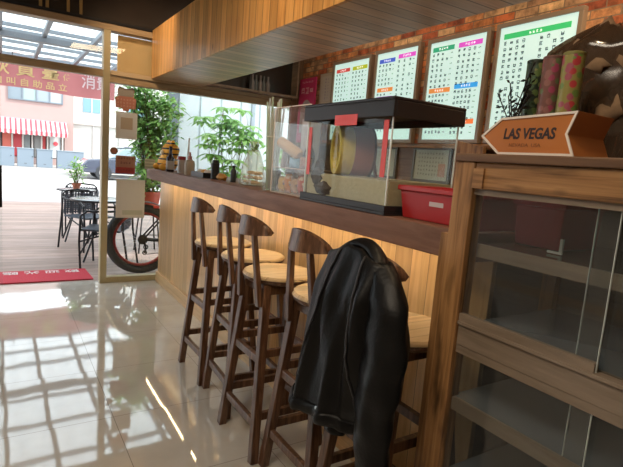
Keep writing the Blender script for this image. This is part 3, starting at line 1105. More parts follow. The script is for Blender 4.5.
# ------------------------------------------------------------------ menu light boxes on the brick wall
def menu(name_lb, y0, y1, z0, z1, cols, seed):
    t = thing('menu_board', name_lb, 'menu', (2.86, (y0+y1)/2, z0), 0, 'lit menu boards on the brick wall')
    hw = abs(y1-y0)/2
    h = z1-z0
    fr = MB()
    f = 0.028
    fr.box(-0.045, 0, -hw, hw, 0, f).box(-0.045, 0, -hw, hw, h-f, h).box(-0.045, 0, -hw, -hw+f, f, h-f).box(-0.045, 0, hw-f, hw, f, h-f)
    fr.build('frame', simple('menu_frame', (0.26, 0.20, 0.15), 0.4), t, bevel=0.002)
    box('lit_panel', (-0.032, -0.004, -hw+f, hw-f, f, h-f), simple('menu_light', (0.35, 0.45, 0.40), 0.5, emit=0.66, ecol=(0.66, 0.93, 0.86)), t)
    rng = random.Random(seed)
    W = 2*(hw-f)
    Hh = h-2*f
    # u runs left->right as seen (from +y to -y), v up
    def P(u, v, d):
        return (-0.0345, (hw-f)-u, f+v)
    ink = MB()
    for (cu0, cu1, blocks) in cols:
        for (vt, col, rows, chars, shade) in blocks:
            ua, ub = cu0*W, cu1*W
            top = vt*Hh
            hb = 0.034
            a, b = P(ua, top-hb, 0), P(ub, top, 0)
            hd = box('heading_bar', (-0.034, -0.032, min(a[1], b[1]), max(a[1], b[1]), a[2], b[2]), simple('bar_'+shade, col, 0.5, emit=0.7), t)
            wt = MB()
            for k in range(4):
                glyph(wt, lambda u, v, d: (-0.0346, (hw-f)-u, f+v), (ua+ub)/2+(k-1.5)*0.024, top-hb/2, 0.018, rng)
            wt.build('heading_text', simple('heading_text', (0.85, 0.85, 0.85), 0.5, emit=0.8), hd)
            pitch = 0.039
            for r in range(rows):
                vv = top-hb-0.022-r*pitch
                n = chars if rng.random() < 0.75 else chars-1
                span = (ub-ua)*0.66
                for k in range(n):
                    glyph(ink, P, ua+0.012+span*k/max(1, chars-1), vv, 0.023, rng, 0.0038)
                # price
                for k in range(2):
                    glyph(ink, P, ub-0.012-0.011*k, vv, 0.009, rng, 0.0016)
    ink.build('menu_text', simple('menu_ink', (0.04, 0.09, 0.15), 0.6), t)
    return t


GR, MG, BL, OR, RD, YG, PU = (0.02, 0.30, 0.16), (0.55, 0.07, 0.50), (0.03, 0.32, 0.75), (0.62, 0.22, 0.05), (0.50, 0.06, 0.05), (0.35, 0.42, 0.02), (0.35, 0.08, 0.5)
DG, NB = (0.03, 0.42, 0.13), (0.05, 0.10, 0.5)
menu('lit menu board farthest along the brick wall, with red and lime headings', 4.25, 3.64, 1.53, 2.315,
     [(0.06, 0.46, [(0.93, RD, 15, 4, 'red')]), (0.54, 0.94, [(0.93, YG, 15, 4, 'lime')])], 1)
menu('second lit menu board from the door, with blue and magenta headings', 3.585, 3.02, 1.53, 2.325,
     [(0.06, 0.46, [(0.93, NB, 5, 4, 'navy'), (0.60, OR, 1, 4, 'orange'), (0.50, PU, 7, 4, 'purple')]), (0.54, 0.94, [(0.95, MG, 15, 3, 'magenta')])], 2)
menu('third lit menu board, with dark green, purple and bright blue headings', 2.94, 2.355, 1.53, 2.315,
     [(0.05, 0.45, [(0.95, GR, 7, 4, 'darkgreen'), (0.53, OR, 8, 5, 'orange')]), (0.53, 0.93, [(0.95, MG, 7, 4, 'magenta'), (0.55, BL, 6, 5, 'blue'), (0.20, (0.75, 0.16, 0.03), 2, 5, 'vermilion')])], 3)
menu('lit menu board above the cabinet, with one wide green heading', 2.305, 1.715, 1.53, 2.315,
     [(0.06, 0.92, [(0.94, DG, 0, 4, 'green')])], 4)
# rows for the fourth board
t = [o for o in bpy.data.objects if o.get('label', '').startswith('lit menu board above')][0]
rng = random.Random(9)
ink = MB()
hw = (2.305-1.715)/2
for cu in (0.05, 0.31):
    for r in range(15):
        for k in range(4):
            if rng.random() < 0.9:
                glyph(ink, lambda u, v, d: (-0.0345, hw-0.028-u, 0.028+v), cu+0.045*k, 0.625-r*0.037, 0.024, rng, 0.004)
ink.build('menu_text', MATS['menu_ink'], t)

# pink notice and pale framed notice beside the boards
t = thing('notice_box', 'magenta cardboard notice standing at the far end of the brick wall', 'notice', (2.79, 4.67, 1.523))
MB().prism([(-0.165, 0.0), (0.165, 0.0), (0.165, 0.678), (-0.165, 0.678)], 'x', 0, 0.012).build('board', simple('magenta_card', (0.50, 0.03, 0.13), 0.5), t)
rng = random.Random(3)
o = MB()
for k in range(3):
    glyph(o, lambda u, v, d: (-0.001, -u, v), -0.085+0.085*k, 0.548, 0.07, rng, 0.009)
for k in range(7):
    glyph(o, lambda u, v, d: (-0.001, -u, v), -0.10+0.033*k, 0.638, 0.02, rng, 0.003)
o.build('notice_text', simple('pink_text', (0.75, 0.5, 0.55), 0.6), t)
pts = [(0.115*math.cos(a), 0.298+0.155*math.sin(a)) for a in [PI*k/20 for k in range(21)]]
MB().prism(pts+[(-0.115, 0.1), (0.115, 0.1)], 'x', -0.002, -0.0005).build('photo_patch', simple('grey_print', (0.33, 0.27, 0.26), 0.6, var=0.5, vscale=18), t)
box('side_flap', (-0.0, 0.055, 0.165, 0.17, 0, 0.678), simple('pink_card', (0.55, 0.25, 0.25), 0.6), t)
t = thing('picture_frame', 'pale narrow framed notice hanging left of the first menu board', 'picture', (2.86, 4.39, 1.92))
box('frame', (-0.02, 0, -0.115, 0.115, 0, 0.31), simple('pale_frame', (0.42, 0.36, 0.28), 0.5), t, 0.002)
box('print', (-0.022, -0.02, -0.09, 0.09, 0.03, 0.28), simple('pale_print', (0.45, 0.41, 0.36), 0.6), t)
o = MB()
for k in range(7):
    glyph(o, lambda u, v, d: (-0.0225, -u, v), -0.0, 0.25-0.032*k, 0.02, rng, 0.003)
    glyph(o, lambda u, v, d: (-0.0225, -u, v), 0.045, 0.25-0.032*k, 0.014, rng, 0.002)
o.build('notice_text', simple('purple_grey', (0.2, 0.18, 0.28), 0.6), t)

# two certificates hung below the boards
for i, (y, w, lb) in enumerate(((3.37, 0.40, 'framed certificate under the second menu board, seen through the tank'), (2.775, 0.40, 'framed certificate with a pinkish seal under the third menu board'))):
    t = thing('certificate', lb, 'certificate', (2.834, y, 1.225))
    fr = MB()
    f = 0.022
    h = 0.275
    fr.box(-0.02, 0, -w/2, w/2, 0, f).box(-0.02, 0, -w/2, w/2, h-f, h).box(-0.02, 0, -w/2, -w/2+f, f, h-f).box(-0.02, 0, w/2-f, w/2, f, h-f)
    fr.build('frame', simple('certificate_frame', (0.12, 0.11, 0.09), 0.4), t)
    box('sheet', (-0.012, -0.003, -w/2+f, w/2-f, f, h-f), simple('certificate_paper', (0.50, 0.52, 0.42), 0.5), t)
    o = MB()
    for r in range(6):
        for k in range(9):
            glyph(o, lambda u, v, d: (-0.0125, -u, v), -0.13+0.03*k, 0.225-0.032*r, 0.017, rng, 0.0022)
    o.build('certificate_text', simple('grey_ink', (0.18, 0.2, 0.17), 0.6), t)
    if i:
        box('seal', (-0.0135, -0.0126, -0.15, -0.08, 0.05, 0.15), simple('pink_seal', (0.52, 0.33, 0.25), 0.6), t)
# brown boards leaning at the end of the ledge
t = thing('leaning_board', 'brown plank offcut leaning on the back wall behind the cabinet', 'board', (2.74, 2.36, 0.9005))
MB().prism([(-0.13, 0), (0.10, 0), (0.10, 0.64), (-0.13, 0.60)], 'x', 0, 0.03).build('plank', M_CAB, t)

# ------------------------------------------------------------------ hamster tank on the bar
ZT = 1.1305
t = thing('hamster_tank', 'glass pet tank with a black lid and red tape on the bar', 'tank', (1.205, 1.395, ZT))
TX, TY = 0.355, 0.60
b = MB()
b.box(-0.008, TX+0.008, -0.008, TY+0.008, 0, 0.012)
b.box(-0.008, 0.004, -0.008, TY+0.008, 0.012, 0.036).box(TX-0.004, TX+0.008, -0.008, TY+0.008, 0.012, 0.036)
b.box(0.004, TX-0.004, -0.008, 0.004, 0.012, 0.036).box(0.004, TX-0.004, TY-0.004, TY+0.008, 0.012, 0.036)
b.build('base_tray', M_LIDG, t, bevel=0.002)
box('front_pane', (0.004, 0.007, 0.004, TY-0.004, 0.0125, 0.385), M_TGLASS, t)
box('back_pane', (TX-0.007, TX-0.004, 0.004, TY-0.004, 0.0125, 0.385), M_TGLASS, t)
box('side_pane', (0.007, TX-0.007, 0.004, 0.007, 0.0125, 0.385), M_TGLASS, t)
box('side_pane', (0.007, TX-0.007, TY-0.007, TY-0.004, 0.0125, 0.385), M_TGLASS, t)
for (x, y) in ((0.0042, 0.0042), (0.0042, TY-0.0072), (TX-0.0072, 0.0042), (TX-0.0072, TY-0.0072)):
    box('corner_seal', (x-0.0008, x+0.0042, y-0.0008, y+0.0042, 0.037, 0.362), M_EDGE, t)
lid = MB()
lid.box(-0.012, TX+0.012, -0.012, TY+0.012, 0.422, 0.434)
lid.box(-0.012, 0.0, -0.012, TY+0.012, 0.362, 0.422).box(TX, TX+0.012, -0.012, TY+0.012, 0.362, 0.422)
lid.box(0, TX, -0.012, 0.0, 0.362, 0.422).box(0, TX, TY, TY+0.012, 0.362, 0.422)
lid.box(0, TX, 0, TY, 0.392, 0.40)
lid.build('lid', M_LIDG, t, bevel=0.003)
box('bedding', (0.020, TX-0.0075, 0.0075, TY-0.0075, 0.0125, 0.128), simple('bedding', (0.50, 0.43, 0.29), 0.95, var=0.12, vscale=60, bump=0.3), t)
tp = MB()
tp.box(0.0025, 0.004, 0.024, 0.052, 0.14, 0.352)
tp.build('tape_strip', M_REDT, t)
box('tape_strip', (0.0025, 0.004, TY-0.044, TY-0.018, 0.12, 0.335), M_REDT, t)
box('tape_strip', (-0.0138, -0.0125, 0.20, 0.355, 0.335, 0.378), M_REDT, t)
# running wheel standing in the tank
w = thing('running_wheel', 'cork-lined hamster running wheel standing inside the tank', 'wheel', (1.205+0.165, 1.395+0.42, ZT+0.1285))
WC = Vector((0, 0, 0.112))
def ringwheel(r_out, r_in, x0, x1, n=40):
    o = MB()
    L_ = []
    for (r_, x_) in ((r_out, x0), (r_out, x1), (r_in, x1), (r_in, x0)):
        L_.append([o.bm.verts.new((x_, WC.y+r_*math.cos(2*PI*k/n), WC.z+r_*math.sin(2*PI*k/n))) for k in range(n)])
    for a in range(4):
        A_, B_ = L_[a], L_[(a+1) % 4]
        for k in range(n):
            o.bm.faces.new((A_[k], A_[(k+1) % n], B_[(k+1) % n], B_[k]))
    return o
cork = simple('cork', (0.80, 0.55, 0.12), 0.8, var=0.45, vscale=90)
rw = ringwheel(0.109, 0.082, -0.10, -0.035)
rw.build('front_ring', cork, w, smooth='auto')
ringwheel(0.109, 0.104, -0.0345, 0.05).build('running_band', simple('red_brown_band', (0.42, 0.16, 0.11), 0.6), w, smooth='auto')
ringwheel(0.1035, 0.098, -0.034, 0.05).build('inner_band', simple('coral_liner', (0.62, 0.12, 0.07), 0.7), w, smooth='auto')
MB().cyl(WC+Vector((0.0505, 0, 0)), WC+Vector((0.062, 0, 0)), 0.109, 36).build('back_disc', simple('wheel_brown', (0.20, 0.10, 0.075), 0.6), w, smooth='auto')
MB().bar((0.085, -0.05, 0), (0.075, 0, 0.125), 0.012, 0.012).bar((0.085, 0.05, 0), (0.075, 0, 0.125), 0.012, 0.012).cyl((0.0625, 0, 0.112), (0.085, 0, 0.112), 0.008).build('stand', simple('wheel_brown'), w)
w.rotation_euler = (0, 0, R(-22))
t = thing('driftwood', 'dark piece of driftwood against the front glass of the pet tank', 'driftwood', (1.205+0.022, 1.395+0.49, ZT+0.02))
MB().blob((0, -0.03, 0.045), (0.012, 0.065, 0.030), 4, 0.5, 12).blob((0.0, 0.025, 0.095), (0.012, 0.045, 0.038), 7, 0.5, 10).blob((0.02, 0.04, 0.14), (0.02, 0.025, 0.03), 9, 0.6, 10).build('wood_lump', simple('dark_driftwood', (0.07, 0.045, 0.035), 0.9, var=0.5, vscale=40, bump=0.6), t, smooth=True)

# ------------------------------------------------------------------ acrylic display case
t = thing('display_case', 'clear acrylic case of snacks left of the pet tank on the bar', 'case', (1.262, 2.065, ZT))
DX, DY, DH = 0.24, 0.37, 0.45
box('front_pane', (0, 0.003, 0, DY, 0, DH), M_ACRYL, t)
box('back_pane', (DX-0.003, DX, 0, DY, 0, DH), M_ACRYL, t)
box('side_pane', (0.003, DX-0.003, 0, 0.003, 0, DH), M_ACRYL, t)
box('side_pane', (0.003, DX-0.003, DY-0.003, DY, 0, DH), M_ACRYL, t)
box('top_pane', (0, DX, 0, DY, DH, DH+0.004), M_ACRYL, t)
box('bottom_panel', (0.003, DX-0.003, 0.003, DY-0.003, 0, 0.004), simple('acryl_base', (0.6, 0.55, 0.5), 0.4), t)
box('shelf', (0.004, DX-0.004, 0.004, DY-0.004, 0.135, 0.139), simple('acryl_shelf', (0.50, 0.30, 0.18), 0.4), t)
o = MB()
for (x, y) in ((0, 0), (DX-0.004, 0), (0, DY-0.004), (DX-0.004, DY-0.004)):
    o.box(x-0.0005, x+0.0045, y-0.0005, y+0.0045, 0, DH)
o.box(-0.0005, 0.004, 0, DY, DH, DH+0.0045)
o.build('edge_strip', simple('acryl_edge', (0.72, 0.62, 0.52), 0.3), t)
# waffle cone stack lying on the shelf
w = thing('cone_stack', 'stack of pale wafer cones leaning inside the acrylic case', 'cones', (1.262+0.03, 2.065+0.30, ZT+0.1395))
o = MB()
p0, d = Vector((0, 0.035, 0.135)), Vector((0.02, -0.20, -0.075)).normalized()
for k in range(5):
    q = p0+d*0.036*k
    o.tube([q, q+d*0.006, q+d*0.034, q+d*0.050], [0.022, 0.031, 0.029, 0.018], 18)
o.build('wafers', simple('wafer', (0.62, 0.42, 0.22), 0.7), w, smooth='auto')
MB().bar((0, 0.0, 0.0), (0.0, -0.02, 0.095), 0.02, 0.02).build('stand', simple('wafer_stand', (0.3, 0.2, 0.15), 0.5), w)
PK = [((0.35, 0.30, 0.24), 'pale'), ((0.62, 0.25, 0.06), 'orange'), ((0.50, 0.10, 0.06), 'red'), ((0.66, 0.45, 0.16), 'yellow'), ((0.55, 0.40, 0.3), 'tan')]
def packet(loc, sx, sy, sz, mat, label, group, rz=0, tx=0):
    o = MB()
    def f(u, v):
        a, b = -1+2*u, -1+2*v
        return a, b
    def top(u, v):
        a, b = f(u, v)
        k = (1-abs(a)**3)*(1-abs(b)**3)
        return (sx/2*k*0.99, a*sy/2, sz/2+b*sz/2)
    def bot(u, v):
        p = top(u, v)
        return (-p[0], p[1], p[2])
    o.grid(top, 9, 9)
    o.grid(bot, 9, 9)
    bmesh.ops.remove_doubles(o.bm, verts=o.bm.verts, dist=0.0004)
    ob = o.build('snack_packet', mat, smooth=True)
    ob.location = loc
    ob.rotation_euler = (tx, 0, rz)
    return tag(ob, label, 'snack', group)
rng = random.Random(2)
k = 0
for i in range(5):
    for j in range(3):
        c, nm = PK[(i*2+j) % 5]
        packet((1.262+0.05+0.07*j, 2.065+0.045+0.07*i, ZT+0.0045), 0.045, 0.064, 0.085+0.02*((i+j) % 2), floral('packet_'+nm, c, [(0.7, 0.55, 0.4), (0.5, 0.2, 0.1), (0.35, 0.3, 0.3)], 60) if 'packet_'+nm not in MATS else MATS['packet_'+nm],
               nm+' snack packet in acrylic case base, '+['front', 'middle', 'back'][j]+' row, '+['nearest the pet tank', 'second from the pet tank', 'third from the pet tank', 'fourth from the pet tank', 'farthest from the pet tank'][i], 'snack packets in the bottom of the acrylic case')
packet((1.262+0.045, 2.065+0.20, ZT+0.1395), 0.035, 0.10, 0.055, simple('blue_white_pack', (0.22, 0.42, 0.72), 0.3, var=0.6, vscale=14), 'blue and white packet on the shelf of the acrylic case', None)
packet((1.262+0.04, 2.065+0.075, ZT+0.1395), 0.035, 0.12, 0.06, simple('brown_pack', (0.35, 0.16, 0.08), 0.4, var=0.5, vscale=30), 'brown snack packet at the right of the acrylic case shelf', None)
t = thing('photo_card', 'greyish portrait photo card standing in the back of the acrylic case', 'photo', (1.262+0.095, 2.065+0.135, ZT+0.1395))
box('card', (0, 0.004, -0.085, 0.10, 0, 0.26), simple('card_grey', (0.45, 0.45, 0.50), 0.6, var=0.2, vscale=8), t)
MB().blob((-0.002, 0.005, 0.15), (0.002, 0.03, 0.04), 1, 0.1, 10).blob((-0.002, 0.005, 0.06), (0.002, 0.06, 0.06), 2, 0.1, 10).build('figure_print', simple('print_dark', (0.08, 0.08, 0.09), 0.6), t, smooth=True)
box('heading_strip', (-0.001, -0.0002, -0.07, 0.085, 0.222, 0.245), simple('pale_strip', (0.6, 0.65, 0.75), 0.6), t)

# upright bundle of long straws
t = thing('straw_bundle', 'tall bundle of pale green and clear straws beside the acrylic case', 'straws', (1.33, 2.56, ZT))
o1, o2 = MB(), MB()
rng = random.Random(8)
for i in range(34):
    a, r_ = rng.uniform(0, 2*PI), 0.042*math.sqrt(rng.random())
    x, y = r_*math.cos(a), r_*math.sin(a)
    (o1 if i % 2 else o2).cyl((x*0.7, y*0.7, 0.006), (x*1.2+rng.uniform(-0.008, 0.008), y*1.2+0.004, rng.uniform(0.40, 0.53)), 0.0055, 8)
o1.build('green_straws', translucent('green_straw', (0.75, 0.86, 0.70), 0.6, tfac=0.25), t, smooth='auto')
o2.build('clear_straws', translucent('clear_straw', (0.85, 0.88, 0.85), 0.6, tfac=0.4), t, smooth='auto')
MB().lathe([(0, 0), (0.052, 0), (0.056, 0.12), (0.054, 0.12), (0.05, 0.005), (0, 0.005)], n=24).build('tumbler', M_ACRYL, t, smooth='auto')
MB().lathe([(0.047, 0.30), (0.047, 0.306), (0.044, 0.306), (0.044, 0.30), (0.047, 0.30)], n=24).build('rubber_band', simple('pale_band', (0.7, 0.7, 0.62), 0.6), t, smooth='auto')

# clear plastic bag of buns
t = thing('plastic_bag', 'clear green-tinted plastic bag of buns standing on the bar', 'bag', (1.385, 2.93, ZT))
o = MB()
def bagf(u, v):
    a = 2*PI*u
    k = 1-0.80*v**1.3
    wv = 1+0.16*noise.noise(Vector((math.cos(a)*3, math.sin(a)*3, v*3)))
    if v > 0.82:
        k = 0.26+0.5*(v-0.82)
    return (0.075*k*wv*math.cos(a), 0.125*k*wv*math.sin(a), 0.003+0.28*v)
V = o.grid(bagf, 56, 24, closed_u=True)
o.bm.faces.new([c[0] for c in V])
o.build('film', M_BAG, t, smooth=True)
MB().tube([(0.02*math.cos(2*PI*k/12), 0.034*math.sin(2*PI*k/12), 0.232) for k in range(12)], 0.004, 6, closed=True).build('tie', simple('green_tie', (0.15, 0.4, 0.12), 0.5), t, smooth=True)
lf = MB()
for i in range(14):
    a = rng.uniform(0, 2*PI)
    d = Vector((0.035*math.cos(a), 0.05*math.sin(a), 0.07*rng.uniform(0.3, 1)))
    p = Vector((0, 0.0, 0.215))
    s_ = d.cross(Vector((0, 0, 1))).normalized()*0.01
    lf.bm.faces.new([lf.bm.verts.new(q) for q in (p, p+d*0.5+s_, p+d, p+d*0.5-s_)])
lf.build('ribbon', simple('green_tie'), t)
for i in range(6):
    ob = MB().blob((0, 0, 0), (0.034, 0.040 if i < 4 else 0.034, 0.013), i, 0.1, 10).build('bun', simple('bun', (0.62, 0.36, 0.20), 0.7, var=0.15, vscale=20), smooth=True)
    ob.location = (1.385+(-0.012 if i < 3 else 0.012), 2.93+(-0.046 if i % 2 else 0.046), ZT+0.022+0.029*(i//2))
    tag(ob, 'pinkish bun in the clear plastic bag, '+['bottom', 'middle', 'top'][i//2]+' layer, '+['toward the door', 'toward the acrylic case'][i % 2], 'bun', 'buns in the plastic bag')

# ------------------------------------------------------------------ small things at the far end of the bar
TG = stripes('tiger_stripe', (0.02, 0.012, 0.006), (0.80, 0.40, 0.03), 'z', 0.034, 0.28, 0.6)
t = thing('tiger_figure', 'yellow and black striped plush tiger at the far end of the bar', 'toy', (1.35, 4.68, ZT))
MB().blob((0, 0.06, 0.055), (0.065, 0.11, 0.055), 3, 0.12, 14).build('body', TG, t, smooth=True)
MB().blob((-0.01, -0.03, 0.125), (0.055, 0.065, 0.060), 8, 0.10, 14).blob((-0.01, -0.075, 0.175), (0.015, 0.02, 0.02), 2, 0, 8).blob((-0.01, 0.015, 0.178), (0.015, 0.02, 0.02), 2, 0, 8).build('head', TG, t, smooth=True)
MB().blob((-0.055, 0.12, 0.022), (0.03, 0.025, 0.022), 1, 0.05, 8).blob((-0.055, -0.03, 0.022), (0.03, 0.025, 0.022), 1, 0.05, 8).build('paw', simple('tiger_yellow', (0.75, 0.38, 0.04), 0.6), t, smooth=True)
t.scale = (1.4, 1.4, 1.45)
MB().blob((-0.066, -0.03, 0.115), (0.012, 0.022, 0.016), 1, 0.05, 8).build('muzzle', simple('cream', (0.75, 0.68, 0.5), 0.7), t, smooth=True)



def bottle(name, label, loc, prof, mat, capprof, capmat, cat='bottle', lab=None, group=None):
    t = thing(name, label, cat, loc)
    MB().lathe(prof, n=20).build('bottle_body', mat, t, smooth='auto')
    MB().lathe(capprof, n=16).build('cap', capmat, t, smooth='auto')
    if lab:
        MB().lathe(lab[0], n=20).build('paper_label', lab[1], t, smooth='auto')
    return t


BK = simple('dark_glass', (0.02, 0.014, 0.018), 0.15)
bottle('sauce_bottle', 'dark glass bottle with a pale label beside the striped tiger', (1.28, 4.44, ZT), [(0, 0), (0.034, 0), (0.036, 0.006), (0.036, 0.12), (0.014, 0.155), (0.013, 0.20), (0, 0.20)], BK,
       [(0, 0.2005), (0.015, 0.2005), (0.015, 0.225), (0, 0.226)], M_BLACK, lab=([(0.0365, 0.02), (0.0367, 0.021), (0.0367, 0.095), (0.0365, 0.096)], simple('pale_label', (0.42, 0.38, 0.33), 0.6)))
bottle('sauce_jar', 'clear jar with a dark red lid, right of the dark bottle', (1.31, 4.20, ZT), [(0, 0), (0.033, 0), (0.034, 0.005), (0.034, 0.115), (0, 0.115)], simple('cloudy_jar', (0.42, 0.38, 0.35), 0.25),
       [(0, 0.1155), (0.035, 0.1155), (0.035, 0.145), (0, 0.146)], simple('dark_red_cap', (0.25, 0.02, 0.03), 0.4), 'jar')
bottle('pump_bottle', 'beige pump bottle with a red collar near the far end of the bar', (1.31, 3.985, ZT), [(0, 0), (0.040, 0), (0.042, 0.006), (0.042, 0.09), (0.036, 0.115), (0.018, 0.125), (0, 0.125)], simple('beige_plastic', (0.42, 0.34, 0.25), 0.5),
       [(0, 0.1255), (0.019, 0.1255), (0.017, 0.15), (0.008, 0.155), (0.008, 0.185), (0, 0.186)], simple('rosy_cap', (0.45, 0.2, 0.17), 0.4))
t = thing('condiment_tray', 'low black tray of condiments on the far half of the bar', 'tray', (1.335, 3.70, ZT))
o = MB().box(-0.06, 0.06, -0.14, 0.14, 0, 0.006)
o.box(-0.06, -0.055, -0.14, 0.14, 0.006, 0.04).box(0.055, 0.06, -0.14, 0.14, 0.006, 0.04).box(-0.055, 0.055, -0.14, -0.135, 0.006, 0.04).box(-0.055, 0.055, 0.135, 0.14, 0.006, 0.04)
o.build('tray', M_BLACK, t)
for i, (c, y) in enumerate((((0.65, 0.62, 0.55), 0.09), ((0.7, 0.35, 0.08), 0.0), ((0.72, 0.66, 0.6), -0.08))):
    ob = MB().blob((0, 0, 0.03), (0.03, 0.035, 0.024), i, 0.1, 8).build('condiment_packet', simple('condi%d' % i, c, 0.5), smooth=True)
    ob.location = (1.335, 3.70+y, ZT+0.0085)
    tag(ob, ['whitish packet at the far end of the black tray', 'orange packet in the middle of the black tray', 'cream packet at the near end of the black tray'][i], 'packet')
bottle('black_cup', 'black pepper mill right of the black tray', (1.335, 3.475, ZT), [(0, 0), (0.03, 0), (0.031, 0.12), (0, 0.12)], M_BLACK, [(0, 0.1205), (0.024, 0.1205), (0.022, 0.14), (0, 0.141)], M_BLACK, 'mill')
bottle('black_cup', 'small black bottle just left of the plastic bag', (1.36, 3.19, ZT), [(0, 0), (0.02, 0), (0.021, 0.075), (0.01, 0.095), (0, 0.095)], M_BLACK, [(0, 0.0955), (0.011, 0.0955), (0.011, 0.115), (0, 0.116)], M_BLACK)
ob = MB().blob((0, 0, 0.025), (0.03, 0.06, 0.025), 3, 0.4, 10).build('snack_packet', simple('orange_snack', (0.62, 0.30, 0.06), 0.5, var=0.4, vscale=30), smooth=True)
ob.location = (1.33, 3.33, ZT+0.001)
tag(ob, 'crumpled orange snack wrapper between the pepper mill and small black bottle', 'snack')
t = thing('white_wand', 'slim white stick standing behind the tiger at the window', 'stick', (1.43, 4.42, ZT))
MB().lathe([(0, 0), (0.022, 0), (0.022, 0.05), (0, 0.05)], n=14).build('holder', M_BLACK, t, smooth='auto')
MB().tube([(0, 0, 0.05), (0.0, -0.03, 0.31)], 0.008, 8).build('stick', M_WHITE, t, smooth='auto')

# ------------------------------------------------------------------ notices on the window
def sticker(name, label, x0, x1, z0, z1, mat, parent=None, poly=None):
    t = thing(name, label, 'sticker' if 'sticker' in name else 'notice', ((x0+x1)/2, 4.9985, z0))
    w, h = x1-x0, z1-z0
    if poly:
        MB().prism([(a*w/2, b*h) for a, b in poly], 'y', -0.0015, 0).build('sheet', mat, t)
    else:
        box('sheet', (-w/2, w/2, -0.0015, 0, 0, h), mat, t)
    return t, w, h


M_STK = simple('sticker_coral', (0.42, 0.17, 0.12), 0.7)
bearp = [(-1, 0.0), (-0.25, -0.0), (-0.25, 0.0), (0.35, 0.0), (1, 0.12), (1, 0.55), (0.72, 0.6), (0.72, 0.85), (0.6, 1.0), (0.35, 0.93), (-0.35, 0.93), (-0.6, 1.0), (-0.75, 0.85), (-0.72, 0.6), (-1, 0.55)]
bearp = [(-0.95, 0.12), (-0.3, 0.1), (-0.25, 0.0), (0.3, 0.0), (0.35, 0.1), (0.95, 0.12), (1, 0.52), (0.74, 0.58), (0.8, 0.85), (0.62, 1.0), (0.35, 0.92), (-0.35, 0.92), (-0.62, 1.0), (-0.8, 0.85), (-0.74, 0.58), (-1, 0.52)]
t, w, h = sticker('window_sticker', 'coral sticker with a grey rounded top, highest on the window', 0.905, 1.095, 1.655, 1.88, M_STK, poly=bearp)
MB().prism([(a*w/2, b*h) for a, b in [(-0.7, 0.6), (0.7, 0.6), (0.76, 0.84), (0.6, 0.96), (0.35, 0.89), (-0.35, 0.89), (-0.6, 0.96), (-0.76, 0.84)]], 'y', -0.0025, -0.0016).build('grey_patch', simple('patch_grey', (0.28, 0.25, 0.22), 0.7), t)
o = MB()
for r in range(3):
    for k in range(6):
        glyph(o, lambda u, v, d: (u, -0.0024, v), -0.07+0.028*k, 0.105-0.03*r, 0.018, rng, 0.0025)
o.build('sticker_text', simple('pink_ink', (0.55, 0.32, 0.27), 0.7), t)
t, w, h = sticker('window_notice', 'blank greyish paper notice under the coral sticker', 0.915, 1.11, 1.395, 1.645, M_PAPER)
box('printed_square', (-0.055, 0.055, -0.0025, -0.0016, 0.09, 0.20), simple('print_beige', (0.42, 0.34, 0.26), 0.8), t)
t, w, h = sticker('window_sticker', 'small round brown sticker left of the window notices', 0.868, 0.94, 1.24, 1.31, simple('sticker_brown', (0.34, 0.16, 0.09), 0.7), poly=[(math.cos(2*PI*k/20), 0.5+0.5*math.sin(2*PI*k/20)) for k in range(20)])
MB().prism([(0.018*math.cos(2*PI*k/16), 0.035+0.018*math.sin(2*PI*k/16)) for k in range(16)], 'y', -0.0025, -0.0016).build('inner_disc', M_STK, t)
t, w, h = sticker('window_sticker', 'rectangular coral sticker with a dark red lower band on the window', 0.92, 1.10, 1.065, 1.235, simple('sticker_rose', (0.40, 0.20, 0.14), 0.7))
box('red_band', (-w/2, w/2, -0.0025, -0.0016, 0, 0.06), simple('band_red', (0.36, 0.05, 0.05), 0.7), t)
o = MB()
for r, s_, n in ((0.145, 0.02, 6), (0.105, 0.022, 4), (0.035, 0.016, 6)):
    for k in range(n):
        glyph(o, lambda u, v, d: (u, -0.003, v), -0.012*n+0.025*k+0.01, r, s_, rng, 0.0028)
o.build('sticker_text', simple('sticker_ink', (0.17, 0.06, 0.05), 0.7), t)
t, w, h = sticker('window_notice', 'large plain beige paper sheet taped low on the window', 0.93, 1.20, 0.635, 1.01, M_PAPER)
box('faint_lines', (-w/2+0.06, w/2-0.02, -0.0025, -0.0016, 0.03, 0.075), simple('paper_dim', (0.50, 0.50, 0.42), 0.8), t)
t, w, h = sticker('window_notice', 'small pale lined notice at the bar end of the window', 1.19, 1.29, 1.12, 1.22, simple('pale_green_paper', (0.50, 0.52, 0.42), 0.8))
o = MB()
for r in range(3):
    o.box(-0.045, 0.045, -0.0025, -0.0016, 0.014+0.03*r, 0.028+0.03*r)
o.build('printed_lines', simple('line_grey', (0.32, 0.35, 0.28), 0.8), t)

# ------------------------------------------------------------------ outside: ground, mat
M_PAVE = wood('patio_planks', (0.20, 0.13, 0.105), (0.30, 0.21, 0.175), (0.40, 0.29, 0.25), 'y', 'x', 0.15, 0.010, 0.55, grain=9, contrast=0.6)
def outside(name, dims, mat):
    o = MB().box(*dims).build(name, mat)
    o['kind'] = 'structure'
    return o
outside('patio_paving', (-8, 9, 5.06, 12.5, -0.12, -0.02), M_PAVE)
outside('street', (-30, 40, 12.5, 60, -0.14, -0.04), simple('asphalt', (0.34, 0.33, 0.325), 0.8, var=0.08, vscale=2))
outside('kerb', (-30, 40, 23.8, 24.2, -0.04, 0.10), simple('kerb', (0.35, 0.35, 0.34), 0.8))
outside('sidewalk', (-30, 40, 24.2, 46.0, -0.04, 0.08), simple('sidewalk', (0.30, 0.28, 0.26), 0.8))
t = thing('door_mat', 'red door mat with white characters outside the doorway', 'mat', (0.0, 5.44, -0.02))
